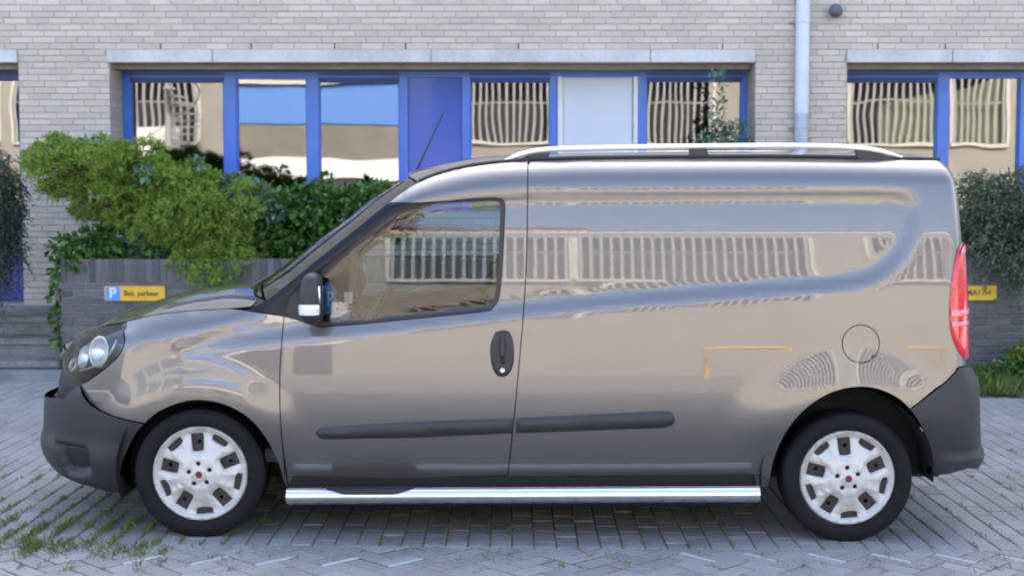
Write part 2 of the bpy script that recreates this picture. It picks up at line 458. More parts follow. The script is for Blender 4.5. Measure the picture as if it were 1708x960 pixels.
# the field is tabulated once on a fine grid and read back with cubic interpolation
GX0, GZ0, GH = -2.8, .05, .0125
GXs = GX0 + GH * np.arange(450); GZs = GZ0 + GH * np.arange(162)
_gx, _gz = np.meshgrid(GXs, GZs, indexing='ij')
_pf = press_field(_gx.ravel(), _gz.ravel()).reshape(_gx.shape)
_k = np.exp(-.5 * (np.arange(-4, 5) / 1.3) ** 2); _k /= _k.sum()
for _ax in (0, 1): _pf = np.apply_along_axis(lambda v: np.convolve(np.pad(v, 4, mode='edge'), _k, mode='valid'), _ax, _pf)
IG = inset_exact(_gx.ravel(), _gz.ravel()).reshape(_gx.shape) + _pf
def inset(x, z):
    a = np.clip((np.asarray(x, float) - GX0) / GH, 1.001, len(GXs) - 3.001); b = np.clip((np.asarray(z, float) - GZ0) / GH, 1.001, len(GZs) - 3.001)
    i = a.astype(int); j = b.astype(int); fa = a - i; fb = b - j
    def w(t): return (-.5 * t + t ** 2 - .5 * t ** 3, 1 - 2.5 * t ** 2 + 1.5 * t ** 3, .5 * t + 2 * t ** 2 - 1.5 * t ** 3, -.5 * t ** 2 + .5 * t ** 3)
    wa, wb = w(fa), w(fb); out = 0
    for p in range(4):
        for q in range(4): out = out + wa[p] * wb[q] * IG[i + p - 1, j + q - 1]
    return out
# wrap of the front and rear corners in plan
def super_table(n, a, b):
    th = np.linspace(0, 1, 4001); th = th ** 2 * (3 - 2 * th) * math.pi / 2
    S = np.sin(th) ** (2 / n); C = np.cos(th) ** (2 / n)
    L = np.concatenate([[0], np.cumsum(np.hypot(np.diff(S) * a, np.diff(C) * b))])
    return L / L[-1], S, C, L[-1]
X0F, X0R = -1.45, 2.06
FT = super_table(2.45, 0.9, HALF); RT = super_table(3.3, 0.32, HALF)
LF, LR = FT[3], RT[3]
UFC, URC = X0F - LF, X0R + LR                 # u of the centre line in front and behind
SIL = {'f': [(540, 150), (560, 119), (575, 109), (600, 101), (622, 95), (640, 90), (700, 84), (820, 90)],
       'fb': [(600, 100), (636, 90), (647, 78), (665, 74), (700, 72.5), (740, 73), (765, 79), (785, 92), (800, 112), (815, 135)],
       'r': [(262, 1560), (270, 1572), (280, 1584), (295, 1592), (330, 1598), (400, 1604), (500, 1611), (600, 1613), (800, 1613)],
       'rb': [(590, 1614), (612, 1620), (640, 1632), (700, 1635), (730, 1635), (745, 1637), (765, 1636), (775, 1630), (790, 1622)]}
def solve_axis(kind):
    zs, As = [], []
    F = kind[0] == 'f'
    _, S, C, _ = FT if F else RT
    S = S[::20]; C = C[::20]
    for py, pxx in SIL[kind]:
        z = at(pxx, py, 0.35 if F else 0.2)[2]
        lo, hi = 0.02, 1.6
        for _i in range(40):
            a = 0.5 * (lo + hi)
            x = X0F - a * S if F else X0R + a * S
            i0 = inset(np.array([X0F if F else X0R]), np.array([z]))[0]
            y = i0 + (HALF - i0) * (1 - C)
            q = proj(np.stack([x, y, np.full_like(x, z)], 1))[0]
            if F:
                if q.min() < pxx: hi = a
                else: lo = a
            else:
                if q.max() > pxx: hi = a
                else: lo = a
        zs.append(z); As.append(a)
    o = np.argsort(zs)
    return np.array(zs)[o], np.array(As)[o]
AX = {k: solve_axis(k) for k in SIL}
def surf(u, z, bumper=False, off=0.0):
    u = np.asarray(u, float); z = np.asarray(z, float)
    fr = u < X0F; re = u > X0R
    sf = np.clip((X0F - u) / LF, 0, 1); sr = np.clip((u - X0R) / LR, 0, 1)
    Sf = np.interp(sf, FT[0], FT[1]); Cf = np.interp(sf, FT[0], FT[2])
    Sr = np.interp(sr, RT[0], RT[1]); Cr = np.interp(sr, RT[0], RT[2])
    af = np.interp(z, *AX['fb' if bumper else 'f']); ar = np.interp(z, *AX['rb' if bumper else 'r'])
    x = np.where(fr, X0F - af * Sf, np.where(re, X0R + ar * Sr, u))
    i = inset(x, z)
    if bumper: i = i - 0.004
    C = np.where(fr, Cf, np.where(re, Cr, 1.0))
    y = i + (HALF - i) * (1 - C)
    P = np.stack([x, y, z], 1)
    if np.any(off):
        P = P + surf_n(u, z, bumper) * (off if np.isscalar(off) else np.asarray(off)[:, None])
    return P
def surf_n(u, z, bumper=False):
    h = 0.006
    du = surf(u + h, z, bumper) - surf(u - h, z, bumper)
    dz = surf(u, z + h, bumper) - surf(u, z - h, bumper)
    n = np.cross(du, dz)
    n /= np.linalg.norm(n, axis=1, keepdims=True) + 1e-12
    return np.where((n[:, 1:2] > 0) & (np.abs(n[:, 1:2]) > .05), -n, n)
def px2uz(pts, bumper=False):
    pts = np.asarray(pts, float)
    p0 = np.array([at(a, b, 0.06) for a, b in pts]); u = p0[:, 0].copy(); z = p0[:, 2].copy()
    h = 1e-4
    for _i in range(25):
        a, b = proj(surf(u, z, bumper)); ex = pts[:, 0] - a; ey = pts[:, 1] - b
        au, bu = proj(surf(u + h, z, bumper)); az, bz = proj(surf(u, z + h, bumper))
        J11 = (au - a) / h; J12 = (az - a) / h; J21 = (bu - b) / h; J22 = (bz - b) / h
        det = J11 * J22 - J12 * J21
        det = np.where(np.abs(det) < 8000, np.sign(det + 1e-9) * 8000, det)
        d_u = (ex * J22 - ey * J12) / det; d_z = (-ex * J21 + ey * J11) / det
        u = u + np.clip(d_u, -.06, .06); z = z + np.clip(d_z, -.06, .06)
    return np.stack([u, z], 1)

van = empty('delivery_van', (0.0, HALF, 0.0))
tag(van, 'grey-brown metallic panel van with roof rails parked parallel to the building', 'van')
bpy.context.view_layer.update()
def vp(o, parent=None):
    return adopt(o, parent or van)
def panel_mesh(name, P, N, tris, inner, m, far=False):
    """skin triangles + an inward flange along the open edges"""
    be = boundary_edges(tris)
    if far:
        P = P.copy(); P[:, 1] = 2 * HALF - P[:, 1]; N = N.copy(); N[:, 1] *= -1
        inner = inner.copy(); inner[:, 1] = 2 * HALF - inner[:, 1]
    V = [tuple(v) for v in P]; NN = [tuple(n) for n in N]; F = []
    for t in tris:
        a, b, c = (int(q) for q in t)
        n = np.cross(P[b] - P[a], P[c] - P[a])
        F.append((a, b, c) if n @ N[a] > 0 else (a, c, b))
    for a, b in be:
        k = len(V)
        e = P[b] - P[a]; n = np.cross(e, N[a]); n /= np.linalg.norm(n) + 1e-12
        if far: n = -n
        V += [tuple(P[a]), tuple(P[b]), tuple(inner[b]), tuple(inner[a])]
        NN += [tuple(n)] * 4
        F.append((k, k + 1, k + 2, k + 3))
    return obj_pydata(name, V, F, m, smooth=True, normals=NN)
def panel(name, outline, m, holes=(), spacing=.03, gap=.0025, off=0.0, flange=.022, bumper=False, sides=2, parent=None, dome=0.0, fn=None):
    """a body panel: outline in unrolled (u, z) coordinates laid on the body surface, near and far side"""
    ol = shrink(resample(outline, spacing * .7), gap)
    hs = [shrink(resample(h, spacing * .6), -gap) for h in holes]
    v2, tris = cdt_mesh(ol, hs, spacing)
    o = np.full(len(v2), off)
    if dome:
        d, _ = seg_dist(v2, ol); o = o + dome * (1 - np.clip(1 - d / (abs(dome) * 1.6), 0, 1) ** 2)
    N = surf_n(v2[:, 0], v2[:, 1], bumper)
    P = surf(v2[:, 0], v2[:, 1], bumper) + N * o[:, None]
    if fn is not None: P = P + N * fn(v2)[:, None]
    if dome or fn is not None:
        NN = np.zeros_like(P)
        for t in tris:
            n = np.cross(P[t[1]] - P[t[0]], P[t[2]] - P[t[0]])
            if n @ N[t[0]] < 0: n = -n
            NN[t] += n
        N2 = NN / (np.linalg.norm(NN, axis=1, keepdims=True) + 1e-12)
    else: N2 = N
    inner = P - N * flange
    inner[:, 1] = np.minimum(inner[:, 1], HALF)
    out = [vp(panel_mesh(name, P, N2, tris, inner, m), parent)]
    if sides == 2: out.append(vp(panel_mesh(name, P, N2, tris, inner, m, far=True), parent if parent is None or not isinstance(parent, tuple) else parent[1]))
    return out
def x2u(x, z):
    if x < X0F: return X0F - LF * np.interp(min((X0F - x) / np.interp(z, *AX['f']), 1), FT[1], FT[0])
    if x > X0R: return X0R + LR * np.interp(min((x - X0R) / np.interp(z, *AX['r']), 1), RT[1], RT[0])
    return x
def S(pts, k=6): return catmull(pts, k)
def PU(pts, bumper=False): return px2uz(pts, bumper)
def top_px(x0, x1, n=14):
    """(u, z) points along the top edge between two photograph columns"""
    a = at(x0, 400, .15)[0]; b = at(x1, 400, .15)[0]
    xs = np.linspace(a, b, n)
    zz = z_top(xs) - 0.003
    return np.stack([[x2u(x, z) for x, z in zip(xs, zz)], zz], 1)

arch_f = S([(207, 822), (205, 790), (211, 757), (228, 722), (258, 691), (295, 673), (335, 667), (378, 676), (417, 699), (446, 735), (464, 772), (474, 806)])
arch_r = S([(1283, 806), (1290, 770), (1305, 732), (1333, 692), (1375, 660), (1420, 646), (1462, 648), (1502, 667), (1530, 700), (1548, 738), (1555, 770), (1549, 795)])
bump_seam_f = S([(134, 641), (141, 662), (160, 680), (188, 693), (214, 700), (241, 706)])
door_front = S([(474, 527), (470, 570), (467, 620), (467, 680), (471, 740), (480, 806)])
door_rear = S([(847, 792), (854, 730), (862, 650), (870, 560), (876, 480), (879, 400), (880, 330), (880.5, 268)])

# --- front fender
i0 = min(range(len(arch_f)), key=lambda i: math.hypot(arch_f[i][0] - 243, arch_f[i][1] - 704))
fender = np.concatenate([PU([(408, 517)]), top_px(385, 205, 12), PU(S([(206, 552), (208, 569), (199, 592), (172, 617), (146, 636)])),
                         PU(bump_seam_f[:-3], False), PU(arch_f[i0:]), PU([(480, 812)]), PU(door_front[::-1])])
panel('front_fender', fender, 'paint', spacing=.028)
# --- door (its window opening is an open C against the black pillar)
win_out = S([(842, 352), (841, 338), (832, 331), (800, 331), (740, 336.5)], 4)
win_out_b = S([(842, 352), (838, 440), (832, 496), (822, 512), (806, 519), (700, 530), (600, 540), (534, 545)], 5)
door = np.concatenate([PU(door_front), PU([(660, 797)]), PU(door_rear), top_px(872, 668, 16), PU([(648, 338)]), PU(S([(690, 338.5), (740, 336.5)], 3)),
                       PU(win_out[::-1]), PU(win_out_b[1:]), PU([(500, 534)])])
doors = panel('door', door, 'paint', spacing=.028)
# --- cargo side panel with the fuel flap hole
fc = at(1436, 573, .02); flap_r = 0.089
flap = np.stack([fc[0] + flap_r * np.cos(np.linspace(0, 2 * np.pi, 48, endpoint=False)), fc[2] + flap_r * np.sin(np.linspace(0, 2 * np.pi, 48, endpoint=False))], 1)
uR = X0R + LR * 0.42
zR = [at(1600, y, .3)[2] for y in (272, 600)]
i1 = min(range(len(arch_r)), key=lambda i: math.hypot(arch_r[i][0] - 1519, arch_r[i][1] - 684))
side = np.concatenate([PU(door_rear[::-1][1:]), PU([(849, 794), (1000, 793), (1150, 792), (1258, 791), (1284, 800)]), PU(arch_r[1:i1 + 1]),
                       PU([(1560, 648), (1600, 611)]), [(X0R + LR * .33, zR[1]), (uR, zR[1])], [(uR, z) for z in np.linspace(zR[1] + .05, zR[0], 12)],
                       top_px(1590, 884, 30)])
sides = panel('cargo_side_panel', side, 'paint', holes=[flap], spacing=.03)
flaps = panel('fuel_flap', flap, 'paint', spacing=.02, gap=.002, flange=.01, off=.0005)
k0 = at(1457, 595, -.0)
for yy, s in ((inset([k0[0]], [k0[2]])[0], 1),):
    vp(lathe('flap_notch', [(0, -.0015), (.008, -.0015), (.008, .004)], (k0[0], yy, k0[2]), 'black', seg=16), flaps[0])
# --- sill
sill = np.concatenate([PU([(481, 806), (660, 799), (849, 794), (1000, 793), (1150, 792), (1258, 791), (1284, 800.5), (1282, 812), (1000, 812), (484, 816)])])
panel('sill', sill, 'paint', spacing=.03, gap=.002, off=-.006, flange=.03)
# --- black windscreen-pillar trim and the small corner
pil = np.concatenate([PU([(408, 517), (428, 509)]), top_px(440, 652, 16)[1:], PU([(648, 338), (690, 338.5), (740, 336.5)]),
                      PU(S([(700, 343), (652, 367), (594, 412), (548, 449), (532, 470), (529, 543)], 4)), PU([(500, 534), (474, 526)])])
panel('windscreen_pillar_trim', pil, 'gloss_black', spacing=.025, gap=.0015, flange=.015)
# --- window seal ring and door glass
g_in = S([(834, 350), (831, 440), (824, 494), (818, 507), (803, 514), (711, 523.5), (601, 534), (540, 537.5)], 4) + S([(538, 520), (539, 466), (548, 452), (594, 414), (652, 368.5), (694, 345), (743, 338.5), (800, 336), (826, 335.5), (833, 339)], 4)
g_out = win_out[::-1][0:0] + [(740, 336)] + win_out[::-1][1:] + win_out_b[1:] + [(529, 545), (528, 466), (540, 447), (588, 409), (648, 362), (690, 342)]
seals = panel('window_seal', PU(g_out), 'black', holes=[PU(g_in)], spacing=.02, gap=.001, off=.003, flange=.03)
glass_o = shrink(PU(g_in), -.008)
panel('door_glass', glass_o, 'car_glass', spacing=.03, gap=0, off=-.010, flange=.002)
# --- side mouldings
mold_d = S([(526, 722), (530, 716), (542, 711)], 3) + [(700, 702.5), (856.5, 697), (855.5, 722), (700, 729)] + S([(542, 732), (531, 729)], 3)
mold_r = [(861, 696.5), (1000, 690)] + S([(1106, 684.5), (1119, 687), (1126, 697), (1122, 708), (1106, 713)], 3) + [(1000, 717), (860, 722)]
panel('side_moulding', PU(mold_d), 'plastic', spacing=.02, gap=0, off=.001, flange=.012, dome=.014)
panel('side_moulding', PU(mold_r), 'plastic', spacing=.02, gap=0, off=.001, flange=.012, dome=.014)
# --- door handle
hp = S([(838, 550), (850, 554), (857, 575), (857, 603), (850, 622), (838, 628), (826, 622), (819, 603), (818, 575), (826, 554)], 5)
plates = panel('door_handle', PU(hp), 'black', spacing=.012, gap=0, off=.004, flange=.012, dome=.006)
hr = S([(838, 558), (846, 561), (851, 577), (850, 596), (845, 607), (831, 607), (826, 596), (825, 577), (830, 561)], 4)
def bowl(P2):
    c = P2.mean(0); d, _ = seg_dist(P2, np.asarray(PU(hr))); return -.004 * np.clip(d / .012, 0, 1)
for far in (0, 1):
    y = lambda d: (d if not far else 2 * HALF - d)
    a = at(838, 565, 0); b = at(838, 603, 0)
    s0 = inset([a[0]], [a[2]])[0]; sb_ = inset([b[0]], [b[2]])[0]; ll = at(838, 617, 0); sl = inset([ll[0]], [ll[2]])[0]
    bm = bmesh.new(); tube(bm, [(a[0], y(s0 + .0), a[2]), (a[0], y(s0 - .017), a[2] - .006), (a[0], y(s0 - .022), a[2] - .03), (b[0], y(sb_ - .024), b[2] + .03), (b[0], y(sb_ - .019), b[2] + .006), (b[0], y(sb_), b[2])], .013, 10, ry=1.0)
    vp(obj_bm('grip', bm, 'plastic', smooth=True, angle=60), plates[far])
    l = at(838, 617, 0)
    vp(lathe('lock', [(0, -.004 if not far else .004), (.010, -.004 if not far else .004), (.012, 0), (.012, .01 if not far else -.01)], (l[0], y(sl - .011), l[2]), 'lampwhite', seg=20), plates[far])
# --- tail lights
tail = S([(1603, 404), (1597, 420), (1589, 450), (1584, 500), (1584, 540), (1589, 566), (1601, 590), (1611, 600)], 4)
tl = PU(tail)
tail_uz = np.concatenate([tl[1:-1], [(tl[-1][0] + .02, tl[-1][1]), (tl[-1][0] + .055, tl[-1][1] + .10)], [(tl[0][0] + .075, tl[0][1] - .18), (tl[0][0] + .05, tl[0][1] - .02), (tl[0][0] + .01, tl[0][1])]])
tails = panel('tail_light', tail_uz, 'red_lens', spacing=.015, gap=0, off=.003, flange=.02, dome=.012)
def band(name, y0, y1, m):
    z0 = at(1600, y1, .1)[2]; z1 = at(1600, y0, .1)[2]
    t2 = shrink(resample(tail_uz, .01), .007)
    poly = [q for q in t2 if z0 <= q[1] <= z1]
    if len(poly) > 4:
        for o_, par in zip(panel(name, np.array(poly), m, spacing=.012, gap=0, off=.0165, flange=.006, dome=.002), tails): vp(o_, par)
band('reversing_lens', 514, 526, 'pink_lens'); band('indicator_lens', 534, 544, 'pink_lens'); band('top_lens', 404, 425, 'pink_lens')
# --- rear bumper
bseam = [(1521, 687), (1560, 650), (1602, 611)]
rb0 = PU(arch_r[i1:], True)
zb = lambda y: at(1630, y, .3)[2]
rbump = np.concatenate([PU([(1560, 650), (1600, 611)], True), [(X0R + LR * .30, zb(604)), (X0R + LR * .42, zb(640)), (URC, zb(640))], [(URC, zb(772)), (X0R + LR * .5, zb(772)), (X0R + LR * .3, zb(776))],
                        PU(S([(1612, 778), (1580, 788), (1549, 795)], 4), True), rb0[::-1][1:]])
zg = zb(742)
def rb_fn(P2):
    z = P2[:, 1]; t = smooth01((P2[:, 0] - X0R + .05) / .12)
    return .012 * t * smooth01((zg - z) / .02) - .010 * np.exp(-((z - zg - .012) / .006) ** 2) * t - .02 * smooth01((zb(770) - z) / .05)
rbs = panel('rear_bumper', rbump, 'plastic', spacing=.02, bumper=True, off=.004, flange=.05, fn=rb_fn)
panel('rear_valance', np.array([(X0R + LR * .12, zb(690)), (URC, zb(690)), (URC, zb(625)), (uR, zb(625)), (X0R + LR * .25, zb(606))]), 'black', spacing=.03, off=-.012, flange=.01)
# --- rear doors with handle and plate
rd = np.array([(uR + .004, zb(642)), (URC - .004, zb(642)), (URC - .004, zR[0] + .012), (uR + .004, zR[0])])
rds = panel('rear_door', rd, 'paint', spacing=.04)
rw = np.array([(uR + .12, 1.22), (URC - .10, 1.22), (URC - .10, 1.66), (uR + .14, 1.66)])
for o_, par in zip(panel('rear_window', rw, 'gloss_black', spacing=.04, off=.003, flange=.006), rds): vp(o_, par)
xb = X0R + np.interp(.85, *AX['r']) + .002
vp(box('number_plate', xb, xb + .012, HALF - .26, HALF + .26, .80, .91, 'plate', bev=.002))
vp(box('rear_handle', xb, xb + .03, HALF + .05, HALF + .20, 1.02, 1.07, 'black', bev=.006))
# --- front bumper
fb_top = PU(bump_seam_f, True)
zfb = lambda y: at(80, y, .4)[2]
bot = PU(S([(207, 822), (185, 819), (160, 813)], 4), True)
uh = px2uz([(134, 641)], True)[0]
fbump = np.concatenate([fb_top, PU(arch_f[:i0][::-1], True), bot[1:], [(X0F - LF * .48, zfb(801)), (X0F - LF * .58, zfb(796)), (UFC, zfb(792)), (UFC, zfb(668)), (X0F - LF * .75, zfb(666)), (X0F - LF * .60, zfb(660)), (X0F - LF * .50, zfb(655))]])
zfog = (at(140, 735, .3)[2], at(140, 783, .3)[2])
fogp = PU(S([(96, 734), (125, 740), (146, 745), (154, 760), (156, 784), (140, 789), (118, 784), (106, 768)], 4), True)
def fb_fn(P2):
    d, _ = seg_dist(P2, fogp); ins = in_poly(P2, fogp)
    t = smooth01((X0F - .22 - P2[:, 0]) / .25)
    lip = .022 * t * smooth01((zfb(716) - P2[:, 1]) / .10)
    edge = -.020 * smooth01((zfb(790) - P2[:, 1]) / .05) * t
    return lip + edge - np.where(ins, .042 * smooth01(d / .014), 0)
fbs = panel('front_bumper', fbump, 'plastic', spacing=.014, bumper=True, off=.003, flange=.09, fn=fb_fn)
fog2 = shrink(resample(PU(S([(108, 741), (127, 745), (147, 750), (151, 764), (152, 782), (138, 783), (116, 778)], 4), True), .01), .006)
for o_, par in zip(panel('fog_lamp_blank', fog2, 'black', spacing=.012, bumper=True, off=-.018, flange=.02, dome=.004), fbs): vp(o_, par)
us = np.linspace(X0F - LF * .34, UFC, 24)
oz = np.interp(-us, -fbump[::-1][:6][:, 0][np.argsort(-fbump[::-1][:6][:, 0])], fbump[::-1][:6][:, 1][np.argsort(-fbump[::-1][:6][:, 0])]) - .006
_o = surf(us, oz, True, off=.0); _i = surf(us, oz + .004, False, off=-.03)
for far in (0, 1):
    V = [tuple(p) for p in _o] + [tuple(p) for p in _i]
    if far: V = [(p[0], 2 * HALF - p[1], p[2]) for p in V]
    vp(obj_pydata('bumper_top', V, [(k, k + 1, 24 + k + 1, 24 + k) for k in range(23)], 'plastic', smooth=True), fbs[far])
# --- grille between the headlights, number plate
zgr = (zfb(655), at(96, 604, .4)[2])
gr = np.array([(X0F - LF * .30, zgr[0] - .10), (UFC, zgr[0] - .10), (UFC, zgr[1] + .04), (X0F - LF * .70, zgr[1] + .04), (X0F - LF * .30, at(140, 618, .2)[2])])
panel('grille', gr, 'gloss_black', spacing=.02, off=-.022, flange=.02)
# --- headlights: bowl, reflectors, clear cover
hl_px = S([(146, 636), (172, 617), (199, 592), (208, 569), (206, 552)], 5)
hl_a = PU(hl_px)
hz0 = at(110, 622, .3)[2]
hl_top = [(u, z_top(surf([u], [1.0])[0][0]) - .004) for u in np.linspace(hl_a[-1][0] - .01, X0F - LF * .60, 9)]
head = np.concatenate([hl_a, hl_top, [(X0F - LF * .66, hz0 + .09), (X0F - LF * .62, hz0 + .02), (X0F - LF * .50, at(120, 632, .3)[2])]])
heads = panel('headlight', head, 'lens', spacing=.02, gap=.002, off=.002, flange=.012)
M['lampgrey2'] = mat('lamp_bezel', (0.34, 0.35, 0.37), rough=0.28, metal=0.8)
hb = panel('headlight_housing', shrink(resample(head, .02), .004), 'lampgrey2', spacing=.02, gap=0, off=-.055, flange=-.052)
for o_, par in zip(hb, heads): vp(o_, par)
for far in (0, 1):
    for (px_, py_, r_, dpt) in ((163, 586, .066, .012), (136, 594, .050, .018), (117, 606, .034, .02)):
        uu, zz = px2uz([(px_, py_)])[0]
        P0 = surf([uu], [zz], off=-dpt)[0]; n = surf_n(np.array([uu]), np.array([zz]))[0]
        bm = bmesh.new()
        q = Vector(n).to_track_quat('Z', 'Y').to_matrix().to_4x4()
        prof = [(0.004, -.030), (.35, -.024), (.7, -.010), (.95, .004), (1.0, .008), (1.04, .006)]
        rings = [[bm.verts.new(Vector(P0) + q.to_3x3() @ Vector((r_ * rr * math.cos(k * math.pi / 12), r_ * 1.12 * rr * math.sin(k * math.pi / 12), hh))) for k in range(24)] for rr, hh in prof]
        for i in range(len(prof) - 1):
            for k in range(24): bm.faces.new((rings[i][k], rings[i][(k + 1) % 24], rings[i + 1][(k + 1) % 24], rings[i + 1][k]))
        if far:
            for v in bm.verts: v.co.y = 2 * HALF - v.co.y
        vp(obj_bm('lamp_reflector', bm, 'reflector', smooth=True), heads[far])
    # chrome brow inside the lamp
    pts = [surf([u], [z], off=-.02)[0] for u, z in px2uz([(128, 617), (150, 611), (172, 598), (186, 575), (190, 563)])]
    if far: pts = [(p[0], 2 * HALF - p[1], p[2]) for p in pts]
    vp(tube_obj('lamp_trim', catmull(pts, 4), .006, 'reflector', seg=8), heads[far])
# --- hood
def edge_y(x, z):
    """y of the body skin at plan position x, height z"""
    x = np.atleast_1d(x); out = []
    for q, zz in zip(x, np.atleast_1d(z)):
        i = inset([max(min(q, X0R), X0F)] if q < X0F else [min(q, X0R)], [zz])[0]
        if q < X0F:
            a = np.interp(zz, *AX['f']); s = min((X0F - q) / a, 1); C = np.interp(s, FT[1], FT[2])
        elif q > X0R:
            a = np.interp(zz, *AX['r']); s = min((q - X0R) / a, 1); C = np.interp(s, RT[1], RT[2])
        else: C = 1.0
        i2 = inset([q], [zz])[0]
        out.append(i2 + (HALF - i2) * (1 - C))
    return np.array(out)
def sheet(name, rows, m, smooth=True):
    """grid sheet from rows of points"""
    nv = len(rows[0]); V = [tuple(p) for r in rows for p in r]
    F = [(i * nv + j, i * nv + j + 1, (i + 1) * nv + j + 1, (i + 1) * nv + j) for i in range(len(rows) - 1) for j in range(nv - 1)]
    bm = bmesh.new(); vs = [bm.verts.new(v) for v in V]
    for f in F: bm.faces.new([vs[k] for k in f])
    bmesh.ops.remove_doubles(bm, verts=bm.verts, dist=1e-5)
    return vp(obj_bm(name, bm, m, smooth=smooth))
vv = np.concatenate([np.linspace(0, .12, 6)[:-1], np.linspace(.12, 1, 14)])
def cross(x0, ye, ze, crown, bow=0.0, pw=2.2):
    half = []
    for v in vv:
        y = ye + (HALF - ye) * v; k = 1 - (1 - v) ** pw
        half.append((x0 - bow * (1 - (1 - v) ** 2), y, ze + crown * k))
    return half + [(p[0], 2 * HALF - p[1], p[2]) for p in half[-2::-1]]
xc = at(425, 508, .10)[0]
xh = np.linspace(at(208, 540, .15)[0], xc - .01, 26)
xfront = X0F - np.interp(z_top(at(119, 560, .4)[0]), *AX['f'])
rows = []
for x in np.concatenate([np.linspace(xfront + .02, xh[0], 10)[:-1], xh]):
    ze = float(z_top(x)) - .002; ye = float(edge_y(x, ze)[0]) + .001
    t = smooth01((x - xfront) / .55)
    rows.append(cross(x, min(ye, HALF - .02), ze, .006 + .044 * float(t) + .008 * float(smooth01((x - xfront) / .15)), pw=1.9))
hood = sheet('hood', rows, 'paint')
znose = float(z_top(xfront)) + .004
panel('nose_panel', np.array([(X0F - LF * .665, zgr[1] + .015), (UFC, zgr[1] + .0), (UFC, znose), (X0F - LF * .665, znose - .012)]), 'paint', spacing=.02, gap=.001, off=.001, flange=.02)
# --- windscreen, cowl, roof
pl = [q for q in catmull(list(map(tuple, T_xz[8:15])), 5)]
wrows = []
for k, (x, z) in enumerate(pl):
    t = k / (len(pl) - 1); ye = float(edge_y(x, z - .002)[0]) + .012
    wrows.append(cross(x + .006, ye, z - .004, .02 + .02 * t, bow=.19 - .10 * t))
sheet('windscreen', wrows, 'car_glass')
cw = [cross(xc - .012, float(edge_y(xc, z_top(xc) - .005)[0]) + .01, float(z_top(xc)) - .012, .055, bow=.0),
      cross(pl[0][0] + .0, float(edge_y(pl[0][0], pl[0][1])[0]) + .012, pl[0][1] - .010, .02, bow=.19)]
sheet('cowl', cw, 'black')
for sgn, yo in ((1, .25), (1, .95)):
    vp(tube_obj('wiper', [(pl[0][0] - .10, yo, pl[0][1] + .045), (pl[1][0] - .14, yo + .28, pl[1][1] + .035), (pl[2][0] - .16, yo + .55, pl[2][1] + .03)], .008, 'black', seg=6))
rrows = []
xr0 = T_xz[14][0]
for x in np.concatenate([np.linspace(xr0, .2, 16)[:-1], np.linspace(.2, X0R, 14)[:-1], X0R + (np.interp(1.84, *AX['r']) - .01) * np.sin(np.linspace(0, 1, 8) * math.pi / 2)]):
    ze = float(z_top(x)) - .002; ye = float(edge_y(x, ze)[0]) + .002
    bow = .10 * max(0, 1 - (x - xr0) / .9)
    rrows.append(cross(x, min(ye, HALF - .02), ze, .045 * min(1, max(.2, (2.45 - x) / .25)), bow=bow, pw=2.6))
roof = sheet('roof', rrows, 'paint')
for far in (0, 1):
    pts = [(x, (float(edge_y(x, z_top(x) - .002)[0]) + .012), float(z_top(x)) + .004) for x in np.linspace(T_xz[14][0], 2.18, 30)]
    if far: pts = [(p[0], 2 * HALF - p[1], p[2]) for p in pts]
    vp(tube_obj('roof_gutter', pts, .009, 'black', seg=8))
# --- roof rails
RY = .25
for far in (0, 1):
    yy = RY if not far else 2 * HALF - RY
    path = [at(a, b, RY) for a, b in S([(837, 270), (868, 258), (905, 250.5), (960, 248), (1150, 244.5), (1320, 243.5), (1400, 245), (1455, 250), (1505, 262)], 5)]
    rail = vp(tube_obj('roof_rail', [(p[0], yy, p[2]) for p in path], [.006 + .008 * min(1, i / 4, (len(path) - 1 - i) / 4) for i in range(len(path))], 'alu', seg=10, ry=1.25))
    for poly in ([(858, 269), (888, 256), (918, 251), (910, 271)], [(1148, 247), (1178, 246), (1185, 269), (1154, 269)], [(1424, 246), (1462, 252), (1492, 262), (1498, 272), (1432, 270)]):
        vp(prism('rail_foot', [(at(a, b + (2 if i > 1 else 0), RY)[0], at(a, b + (4 if i > 1 else 0), RY)[2]) for i, (a, b) in enumerate(poly)], yy - .014, yy + .014, 'black', bev=.003), rail)
# --- aerial
pa, pb = at(689, 297, HALF), at(740, 188, HALF)
zr_ = float(z_top(T_xz[14][0] + .05)) + .02
ae = vp(tube_obj('aerial', [pa, tuple(np.array(pa) + .5 * (np.array(pb) - pa)), pb], [.007, .0045, .003], 'black', seg=8))
vp(lathe('aerial_base', [(0, .03), (.016, .026), (.026, .0), (.028, -.03)], (pa[0], pa[1], pa[2] - .01), 'black', seg=20, axis='z'), ae)
